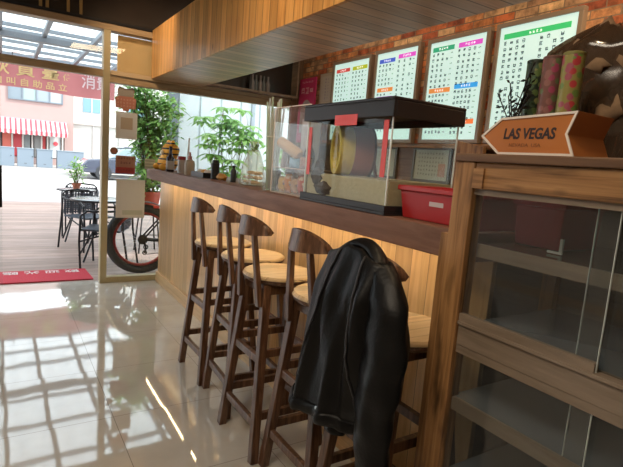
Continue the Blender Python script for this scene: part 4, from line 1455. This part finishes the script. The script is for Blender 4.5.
MB().prism([(-1.55, -0.25), (0.77, -0.25), (0.75, 0.22), (-1.55, 0.22)], 'z', 0, 0.012).build('mat', simple('mat_red', (0.42, 0.018, 0.035), 0.9, bump=0.3, vscale=200), t)
text_mesh('lettering', '歡 迎 光 臨', 0.125, simple('mat_white', (0.7, 0.66, 0.64), 0.8), t, (0.34, 0.13, 0.0135), (-1, 0, 0), (0, -1, 0), 0.0008, sx=1.15)

# corrugated translucent canopy on a steel frame
M_GREYST = simple('grey_steel', (0.22, 0.24, 0.27), 0.5)
t = thing('patio_canopy', 'corrugated translucent canopy on a grey steel frame over the patio', 'canopy', (0, 5.1, 3.0))
o = MB()
def corr(u, v):
    return (-7+16*u, 0.0+6.9*v, 0.055+0.014*math.sin(u*16/0.15*PI))
o.grid(corr, 420, 2)
o.build('roof_sheet', translucent('roof_plastic', (0.80, 0.88, 0.92), 0.62, 0.4, 0.12), t, smooth=True)
for y in (1.9, 3.0, 3.9, 4.35, 5.35, 6.1, 6.85):
    box('purlin', (-7, 9, y-0.025, y+0.025, -0.02, 0.035), M_GREYST, t)
for x in (-3.2, -2.35, -1.5, -0.75, 0.0, 0.58, 1.28, 2.0, 2.9, 4.0, 5.2, 6.5, 7.8):
    box('rafter', (x-0.03, x+0.03, 0.0, 6.9, -0.09, -0.02), M_GREYST, t)
box('edge_beam', (-7, 9, 3.88, 4.04, -0.17, -0.09), simple('edge_grey', (0.16, 0.17, 0.19), 0.5), t)
box('post', (-4.0, -3.9, 3.9, 4.0, -3.02, -0.17), M_GREYST, t)
box('post', (7.9, 8.0, 3.9, 4.0, -3.02, -0.17), M_GREYST, t)
# red banner under the canopy edge
t = thing('banner', 'red banner with yellow and white characters hanging under the canopy', 'banner', (0, 11.7, 2.33))
M_BANR = translucent('banner_red', (0.42, 0.15, 0.15), 0.3)
def ban(u, v):
    return (-5+7.1*u, 0.03*math.sin(u*30)+0.01*math.sin(u*71+v*3), 0.02*math.cos(u*17)*(1-v)+0.58*v)
o = MB()
o.grid(ban, 80, 6)
o.build('cloth', M_BANR, t, smooth=True)
M_YEL = simple('banner_yellow', (0.55, 0.40, 0.17), 0.7)
text_mesh('yellow_lettering', '秋 買 臺', 0.30, M_YEL, t, (0.42, -0.05, 0.36), (1, 0, 0), (0, 0, 1), 0.001, bold=0.004, sx=1.15)
text_mesh('yellow_lettering', '師  傅', 0.14, M_YEL, t, (1.05, -0.05, 0.32), (1, 0, 0), (0, 0, 1), 0.001, bold=0.003)
text_mesh('small_lettering', '咖 口 叫 自 助 品 立', 0.155, M_YEL, t, (0.40, -0.05, 0.11), (1, 0, 0), (0, 0, 1), 0.001, bold=0.002, sx=1.15)
text_mesh('white_lettering', '消費', 0.34, simple('banner_white', (0.55, 0.45, 0.45), 0.7), t, (1.72, -0.05, 0.30), (1, 0, 0), (0, 0, 1), 0.001, bold=0.003, sx=0.85)
for x in (-4.5, -2, 0.2, 1.9):
    MB().cyl((x, 0, 0.57), (x, 0.02, 0.69), 0.008).build('tie_cord', M_METAL, t)

# ------------------------------------------------------------------ patio furniture
def patio_table(label, loc, r, h=0.72):
    t = thing('patio_table', label, 'table', loc, 0, 'round patio tables')
    MB().lathe([(0, h-0.012), (r, h-0.012), (r+0.006, h-0.004), (r, h), (0, h)], n=40).build('tabletop', simple('table_top', (0.30, 0.32, 0.33), 0.2, metal=0.3), t, smooth='auto')
    MB().tube([((r+0.005)*math.cos(2*PI*k/40), (r+0.005)*math.sin(2*PI*k/40), h-0.008) for k in range(40)], 0.011, 8, closed=True).build('rim', M_METAL, t, smooth=True)
    for k in range(4):
        a = PI/4+k*PI/2
        c, s = math.cos(a), math.sin(a)
        MB().tube([(c*0.1, s*0.1, h-0.014), (c*0.06, s*0.06, h*0.5), (c*r*0.9, s*r*0.9, 0.012)], 0.011, 8).build('leg', M_METAL, t, smooth='auto')
    MB().tube([(0.075*math.cos(2*PI*k/16), 0.075*math.sin(2*PI*k/16), h*0.5) for k in range(16)], 0.007, 6, closed=True).build('brace_ring', M_METAL, t, smooth=True)
    return t
patio_table('round patio table with a potted plant, farther from the shop', (0.87, 7.45, -0.02), 0.235)
patio_table('round patio table nearest the shop window', (0.965, 6.15, -0.02), 0.30)

M_RAT = simple('rattan', (0.03, 0.032, 0.045), 0.5)
def patio_chair(label, loc, rz):
    t = thing('patio_chair', label, 'chair', loc, rz, 'woven patio chairs')
    # faces +x; seat 0.43
    box('seat', (-0.20, 0.22, -0.21, 0.21, 0.415, 0.435), simple('seat_weave', (0.05, 0.06, 0.08), 0.6), t)
    wv = MB()
    for k in range(11):
        y = -0.19+0.038*k
        wv.box(-0.215-0.01*0, -0.207, y-0.011, y+0.011, 0.44, 0.70)
    for k in range(9):
        z = 0.465+0.027*k
        wv.box(-0.223, -0.215, -0.20, 0.20, z-0.008, z+0.008)
    wv.build('woven_back', M_RAT, t)
    for s in (-1, 1):
        MB().tube([(0.20, s*0.225, 0.0), (0.215, s*0.225, 0.30), (0.20, s*0.235, 0.58), (0.13, s*0.24, 0.635), (-0.1, s*0.24, 0.645), (-0.22, s*0.225, 0.66)], 0.012, 8).build('arm_frame', M_METAL, t, smooth='auto')
        MB().tube([(-0.30, s*0.22, 0.0), (-0.235, s*0.22, 0.42), (-0.225, s*0.21, 0.70), (-0.225, s*0.17, 0.735), (-0.225, 0, 0.75)], 0.012, 8).build('back_frame', M_METAL, t, smooth='auto')
        MB().tube([(0.215, s*0.225, 0.30), (-0.10, s*0.22, 0.41)], 0.009, 6).build('brace', M_METAL, t, smooth='auto')
    return t
c0 = patio_chair('woven black patio chair nearest the shop window', (0.985, 5.80, -0.02), R(155))
for loc, rz, lb in (((0.95, 6.85, -0.02), R(-60), 'woven black patio chair between the two patio tables'),
                    ((0.99, 7.98, -0.02), R(-100), 'woven black patio chair behind the table with the plant'),
                    ):
    c = copy_tree(c0)
    c.location = loc
    c.rotation_euler = (0, 0, rz)
    c['label'] = lb

M_LEAF = translucent('leaf_green', (0.24, 0.44, 0.12), 0.45, 0.4)
M_LEAF2 = translucent('leaf_light', (0.38, 0.60, 0.20), 0.5, 0.4)
M_LEAF3 = translucent('leaf_dark', (0.13, 0.27, 0.09), 0.35, 0.4)
M_BARK = simple('bark', (0.16, 0.12, 0.08), 0.9)


def leaf(mb, p, d, ln, w, droop=0.25):
    d = d.normalized()
    s = d.cross(Vector((0, 0, 1)))
    if s.length < 0.05:
        s = Vector((1, 0, 0))
    s.normalize()
    pts = []
    for k, ww in ((0, 0.12), (0.35, 1.0), (0.7, 0.75), (1.0, 0.0)):
        c = p+d*ln*k+Vector((0, 0, -droop*ln*k*k))
        pts.append((c-s*w*ww/2, c+s*w*ww/2, c))
    prev = None
    for k, (a, b, c) in enumerate(pts):
        cur = [mb.bm.verts.new(c)] if k == 3 else [mb.bm.verts.new(a), mb.bm.verts.new(b)]
        if prev:
            mb.bm.faces.new((prev[0], prev[1], cur[1], cur[0]) if len(cur) == 2 else (prev[0], prev[1], cur[0]))
        prev = cur


def bush(name, label, loc, pot, stems, spread, h0, h1, n_leaf, lsize, mats, seed, palm=False, group=None, potmat=None):
    t = thing(name, label, 'plant', loc, 0, group)
    rng = random.Random(seed)
    pr_, ph = pot
    if pr_:
        MB().lathe([(0, 0), (pr_*0.7, 0), (pr_, ph), (pr_*1.06, ph), (pr_*1.06, ph-0.03), (pr_*0.98, ph-0.03), (pr_*0.9, ph-0.04), (0, ph-0.04)], n=24).build('pot', potmat or simple('terracotta', (0.38, 0.12, 0.07), 0.8), t, smooth='auto')
    st = MB()
    lv = [MB() for _ in mats]
    for i in range(stems):
        a = rng.uniform(0, 2*PI)
        top = Vector((spread[0]*math.cos(a)*rng.uniform(0.1, 0.8), spread[1]*math.sin(a)*rng.uniform(0.1, 0.8), rng.uniform(h0*0.6+h1*0.4, h1)))
        b = Vector((rng.uniform(-0.3, 0.3)*max(pr_, 0.05), rng.uniform(-0.3, 0.3)*max(pr_, 0.05), max(ph-0.05, 0)))
        mid = b.lerp(top, 0.5)+Vector((rng.uniform(-0.05, 0.05), rng.uniform(-0.05, 0.05), 0.05))
        rr = 0.006+0.004*(h1-h0)
        st.tube([b, mid, top], [rr, rr*0.7, rr*0.35], 6)
        for k in range(n_leaf):
            f = rng.uniform(0, 1)**0.7
            z = h0+(h1-h0)*f
            q = b.lerp(mid, f*2) if f < 0.5 else mid.lerp(top, f*2-1)
            aa = rng.uniform(0, 2*PI)
            out = Vector((math.cos(aa)*spread[0], math.sin(aa)*spread[1], 0))*rng.uniform(0.1, 0.55)
            p = Vector((q.x, q.y, max(z*0.6+q.z*0.4, h0)))+out+Vector((0, 0, rng.uniform(-0.05, 0.1)))
            M_ = lv[rng.randrange(len(lv))]
            if palm:
                st.tube([q, p], 0.0025, 4)
                nn = 7
                for m in range(nn):
                    am = 2*PI*m/nn+aa
                    leaf(M_, p, Vector((math.cos(am), math.sin(am), 0.15)), lsize*rng.uniform(0.8, 1.15), lsize*0.36, 0.55)
            else:
                leaf(M_, p, Vector((rng.uniform(-1, 1), rng.uniform(-1, 1), rng.uniform(-0.5, 0.6))), lsize*rng.uniform(0.6, 1.2), lsize*0.4)
    st.build('stems', M_BARK, t)
    for M_, mm in zip(lv, mats):
        M_.build('foliage', mm, t)
    return t


bush('potted_plant', 'small leafy plant in a terracotta pot on the farther patio table', (0.87, 7.45, 0.701), (0.055, 0.085), 7, (0.17, 0.17), 0.10, 0.36, 22, 0.075, [M_LEAF2, M_LEAF], 1)
bush('leafy_shrub', 'tall dense shrub in a red pot raised on a stand beyond the window', (1.62, 6.55, 0.50), (0.16, 0.28), 14, (0.36, 0.34), 0.28, 1.70, 210, 0.11, [M_LEAF, M_LEAF2, M_LEAF3], 2, potmat=simple('red_pot', (0.40, 0.06, 0.03), 0.5))
ps = thing('plant_stand', 'thin-legged black plant stand carrying the tall shrub', 'stand', (1.62, 6.55, -0.02))
MB().lathe([(0, 0.50), (0.16, 0.50), (0.16, 0.515), (0, 0.515)], n=24).build('stand_top', M_METAL, ps, smooth='auto')
for k in range(4):
    a = PI/4+k*PI/2
    MB().tube([(0.13*math.cos(a), 0.13*math.sin(a), 0.50), (0.19*math.cos(a), 0.19*math.sin(a), 0)], 0.010, 6).build('leg', M_METAL, ps)
bush('umbrella_plant', 'umbrella plant with hand-shaped leaves before the white fence', (2.62, 6.5, -0.02), (0.2, 0.4), 9, (0.50, 0.3), 0.95, 2.0, 8, 0.20, [M_LEAF2, M_LEAF], 4, palm=True)
bush('umbrella_plant', 'shorter umbrella plant behind the middle of the bar', (3.65, 6.6, -0.02), (0.2, 0.4), 7, (0.45, 0.3), 0.9, 1.62, 9, 0.16, [M_LEAF2, M_LEAF], 6, palm=True)

# white corrugated fence and grey post beyond the plants
t = thing('white_fence', 'tall white ribbed panel fence beyond the plants', 'fence', (2.1, 7.5, -0.02))
o = MB()
def fence(u, v):
    x = u*5.4
    k = (x/0.34) % 1.0
    return (0.13+x, 0.03*(1 if k < 0.08 else 0), 2.84*v)
o.grid(fence, 400, 2)
o.build('panel', simple('fence_white', (0.62, 0.66, 0.68), 0.6), t)
o = MB()
for x in (1.35, 2.75, 4.1):
    o.box(x, x+0.06, -0.03, -0.005, 0, 2.84)
o.build('rib_post', simple('rib_grey', (0.33, 0.37, 0.42), 0.5), t)
box('end_post', (0, 0.13, -0.06, 0.07, 0, 2.84), simple('post_grey', (0.17, 0.20, 0.24), 0.5), t)

# ------------------------------------------------------------------ fat-tyred bicycle outside the window
t = thing('bicycle', 'black fat-tyred bicycle with red rims parked outside the window', 'bicycle', (1.27, 5.36, -0.02))
M_TYRE = simple('tyre', (0.03, 0.032, 0.036), 0.8, bump=0.4, vscale=60)
M_RIM = simple('red_rim', (0.36, 0.035, 0.03), 0.35)
def circ(c, r, n=48):
    return [(c[0]+r*math.cos(2*PI*k/n), c[1], c[2]+r*math.sin(2*PI*k/n)) for k in range(n)]
for cx in (0.0, 1.08):
    C_ = (cx, 0, 0.378)
    w = MB().tube(circ(C_, 0.335), 0.042, 12, closed=True).build('tyre', M_TYRE, t, smooth=True)
    MB().tube(circ(C_, 0.288), 0.012, 8, closed=True).tube(circ((cx, 0.015, 0.378), 0.280), 0.010, 8, closed=True).tube(circ((cx, -0.015, 0.378), 0.280), 0.010, 8, closed=True).build('rim', M_RIM, w, smooth=True)
    o = MB()
    for k in range(16):
        a = 2*PI*k/16
        o.tube([(cx+0.02*math.cos(a+0.8), 0.02 if k % 2 else -0.02, 0.378+0.02*math.sin(a+0.8)), (cx+0.278*math.cos(a), 0, 0.378+0.278*math.sin(a))], 0.0015, 4)
    o.build('spokes', M_STEEL, w)
    MB().cyl((cx, -0.04, 0.378), (cx, 0.04, 0.378), 0.02, 16).build('hub', M_METAL, w, smooth='auto')
o = MB()
for k in range(5):
    o.cyl((0, -0.042-0.006*k, 0.378), (0, -0.045-0.006*k, 0.378), 0.052-0.007*k, 24)
o.build('cassette', simple('cassette', (0.06, 0.06, 0.065), 0.4, metal=0.8), t)
o = MB()
bb = (0.44, 0, 0.33)
stp = (0.32, 0, 0.80)
hd = (0.88, 0, 0.80)
for s in (-0.055, 0.055):
    o.tube([(0, s, 0.378), (0.40, s*0.7, 0.34), bb], 0.011, 8)
    o.tube([(0, s, 0.378), (0.28, s*0.8, 0.70), stp], 0.009, 8)
    o.tube([(1.08, s, 0.378), (0.93, s*0.9, 0.70), (0.91, 0, 0.72)], 0.013, 8)
o.tube([bb, stp, (0.29, 0, 0.93)], 0.017, 10).tube([bb, (0.90, 0, 0.72)], 0.022, 10).tube([stp, hd], 0.018, 10).tube([(0.92, 0, 0.68), (0.86, 0, 0.92)], 0.022, 10)
o.build('frame', M_METAL, t, smooth='auto')
MB().tube([(0.86, -0.30, 0.98), (0.88, -0.15, 0.95), (0.86, 0, 0.92), (0.88, 0.15, 0.95), (0.86, 0.30, 0.98)], 0.012, 8).build('handlebar', M_METAL, t, smooth='auto')
MB().blob((0.27, 0, 0.955), (0.13, 0.065, 0.028), 2, 0.2, 10).build('saddle', M_BLACK, t, smooth=True)
MB().tube([(0.01, -0.05, 0.36), (0.03, -0.06, 0.30), (0.02, -0.06, 0.235)], [0.014, 0.010, 0.012], 8).tube(circ((0.03, -0.06, 0.30), 0.022, 12), 0.006, 6, closed=True).tube(circ((0.02, -0.06, 0.24), 0.02, 12), 0.006, 6, closed=True).build('derailleur', M_METAL, t, smooth='auto')
MB().tube([(0, -0.05, 0.43), (0.44, -0.055, 0.42)], 0.004, 6).tube([(0.03, -0.06, 0.22), (0.44, -0.055, 0.25)], 0.004, 6).build('chain', M_METAL, t)
MB().cyl((0.44, -0.05, 0.335), (0.44, -0.056, 0.335), 0.085, 28).bar((0.44, -0.07, 0.335), (0.50, -0.07, 0.19), 0.02, 0.012, side=(1, 0, 0)).build('crank', M_METAL, t, smooth='auto')
o = MB()
def fend(u, v):
    a = R(20+75*u)
    return (0.40*math.cos(a), -0.055+0.11*v, 0.378+0.40*math.sin(a)+0.01*math.sin(PI*v))
o.grid(fend, 20, 5)
o.build('mudguard', simple('mudguard', (0.05, 0.055, 0.065), 0.35), t, smooth=True, solid=0.004)
box('rear_light', (0.10, 0.16, -0.062, -0.05, 0.72, 0.745), M_REDT, t)

# ------------------------------------------------------------------ across the street
# grey utility boxes in a row
M_UB = simple('grey_cabinet_paint', (0.17, 0.215, 0.26), 0.5)
for i, (x0, x1) in enumerate(((-1.2, 0.52), (0.64, 1.32), (1.46, 2.14), (2.34, 3.55))):
    t = thing('utility_box', ['leftmost grey roadside utility box, cut by the door frame', 'second grey roadside utility box from the left', 'third grey roadside utility box from the left', 'widest grey roadside utility box, nearest the parked car'][i], 'utility box', (x0, 27.6, 0.08), 0, 'grey utility boxes across the street')
    w = x1-x0
    box('body', (0, w, 0, 0.5, 0, 0.86), M_UB, t, 0.01)
    box('lid', (-0.02, w+0.02, -0.02, 0.52, 0.8605, 0.90), simple('lid_grey', (0.22, 0.27, 0.31), 0.5), t)
    box('vent', (w*0.42, w*0.58, -0.006, -0.0005, 0.14, 0.19), simple('vent_grey', (0.12, 0.14, 0.16), 0.6), t)
    MB().cyl((w*0.92, -0.001, 0.5), (w*0.92, -0.03, 0.5), 0.02).build('handle', M_METAL, t)

# pink shop building with a striped awning
M_PINK = simple('pink_render', (0.36, 0.25, 0.23), 0.9, var=0.06, vscale=1)
t = thing('shop_building', 'pale pink two-storey shop across the street with a striped awning', 'building', (0, 31.3, 0.08))
o = MB().box(-12, 3.5, 0.3, 8, 2.42, 7.5)
o.build('upper_wall', M_PINK, t)
o = MB()
for x0, x1 in ((-12, -2.6), (3.05, 3.5)):
    o.box(x0, x1, 0.3, 8, 0, 2.42)
o.box(-2.6, 3.05, 0.3, 8, 0, 0.35)
o.build('lower_wall', M_PINK, t)
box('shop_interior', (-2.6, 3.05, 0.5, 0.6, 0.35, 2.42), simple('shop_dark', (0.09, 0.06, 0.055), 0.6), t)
cols = [(-2.6, -1.3, (0.30, 0.33, 0.32)), (0.05, 0.45, (0.55, 0.12, 0.08)), (0.55, 0.95, (0.50, 0.05, 0.06)), (1.05, 1.35, (0.22, 0.25, 0.25)), (1.55, 1.85, (0.25, 0.25, 0.24)), (1.95, 2.1, (0.5, 0.05, 0.05)), (2.3, 2.85, (0.55, 0.57, 0.56))]
for i, (x0, x1, c) in enumerate(cols):
    box('shop_window', (x0, x1, 0.38, 0.42, 0.4, 2.2), simple('shopwin%d' % i, c, 0.4), t)
for x in (-1.25, -0.1, 0.5, 1.0, 1.45, 1.9, 2.2, 2.95):
    box('mullion', (x-0.04, x+0.04, 0.28, 0.37, 0.35, 2.42), simple('mullion_white', (0.6, 0.56, 0.52), 0.6), t)
MB().cyl((2.6, 0.37, 1.2), (2.6, 0.33, 1.2), 0.12, 20).build('red_disc', simple('disc_red', (0.7, 0.08, 0.1), 0.5), t)
# upstairs windows
wf = MB()
wf.box(0.32, 2.95, 0.22, 0.32, 3.40, 3.46).box(0.32, 2.95, 0.22, 0.32, 4.20, 4.27)
for x in (0.32, 0.97, 1.62, 2.27, 2.89):
    wf.box(x, x+0.06, 0.22, 0.32, 3.46, 4.20)
wfo = wf.build('window_frame', simple('window_dark', (0.14, 0.17, 0.20), 0.5), t)
for i, (x, c) in enumerate(((0.38, (0.16, 0.20, 0.23)), (1.03, (0.25, 0.32, 0.31)), (1.68, (0.23, 0.27, 0.30)), (2.33, (0.32, 0.35, 0.35)))):
    box('pane', (x, x+0.59, 0.26, 0.28, 3.46, 4.20), simple('upwin%d' % i, c, 0.15), wfo)
# awning
AW = stripes('awning_stripe', (0.42, 0.39, 0.38), (0.45, 0.05, 0.07), 'x', 0.235, 0.55)
o = MB()
def awn(u, v):
    return (-0.35+3.45*u, -0.95*v, 2.40-0.62*v)
o.grid(awn, 2, 2)
def val(u, v):
    x = -0.35+3.45*u
    return (x, -0.95, 1.78-v*(0.17+0.05*abs(math.sin(x/0.235*PI))))
o.grid(val, 120, 2)
for x in (-0.35, 3.10):
    o.bm.faces.new([o.bm.verts.new(q) for q in ((x, 0, 2.40), (x, -0.95, 1.78), (x, 0, 1.78))])
o.build('awning', AW, t)
box('awning_bar', (-0.4, 3.15, 0.0, 0.3, 2.38, 2.44), simple('bar_grey', (0.25, 0.25, 0.27), 0.5), t)

t = thing('white_building', 'white building to the right of the pink shop across the street', 'building', (3.55, 32.5, 0.08))
box('wall', (0, 16, 0, 8, 0, 8.5), simple('white_render', (0.50, 0.49, 0.46), 0.9), t)
for x, z in ((0.55, 3.2), (3.1, 3.2), (6.2, 3.2)):
    w = box('window', (x, x+0.95, -0.03, 0.0, z, z+0.8), simple('win_blue', (0.15, 0.28, 0.36), 0.2), t)
    box('window_bar', (x+0.45, x+0.5, -0.05, -0.03, z, z+0.8), M_WHITE, w)
box('cornice', (0, 16, -0.12, 0, 2.45, 2.55), simple('cornice', (0.50, 0.46, 0.42), 0.8), t)
for x in (1.1, 1.6, 2.6):
    box('pipe', (x, x+0.06, -0.08, 0, 0, 2.45), simple('pipe_grey', (0.5, 0.47, 0.45), 0.7), t)

# parked car
t = thing('car', 'dark blue car parked beyond the patio tables', 'car', (4.9, 22.6, -0.04))
def carbody(zs, prof, name, mat, hw):
    o = MB().prism(prof, 'y', -hw, hw)
    return o.build(name, mat, t, bevel=0.06, segs=3)
M_CAR = simple('car_navy', (0.05, 0.06, 0.09), 0.25, coat=1.0)
carbody(0, [(-2.1, 0.28), (-2.15, 0.62), (-1.95, 0.82), (-1.1, 0.90), (1.2, 0.92), (2.0, 0.80), (2.15, 0.55), (2.1, 0.28)], 'body', M_CAR, 0.85)
carbody(0, [(-1.15, 0.89), (-0.55, 1.36), (0.8, 1.38), (1.45, 0.91)], 'cabin', simple('car_glass', (0.25, 0.32, 0.36), 0.1), 0.74)
carbody(0, [(-0.62, 1.36), (-0.5, 1.43), (0.75, 1.44), (0.88, 1.36)], 'roof', M_CAR, 0.72)
for x in (-1.35, 1.35):
    for y in (-0.76, 0.76):
        w = MB().cyl((x, y-0.1, 0.31), (x, y+0.1, 0.31), 0.31, 24).build('wheel', M_TYRE, t, smooth='auto')
        MB().cyl((x, y-0.11, 0.31), (x, y-0.1, 0.31), 0.18, 16).build('hubcap', M_STEEL, w, smooth='auto')
for s in (-1, 1):
    box('headlight', (-2.17, -2.10, s*0.6-0.15, s*0.6+0.15, 0.60, 0.72), M_WHITE, t)
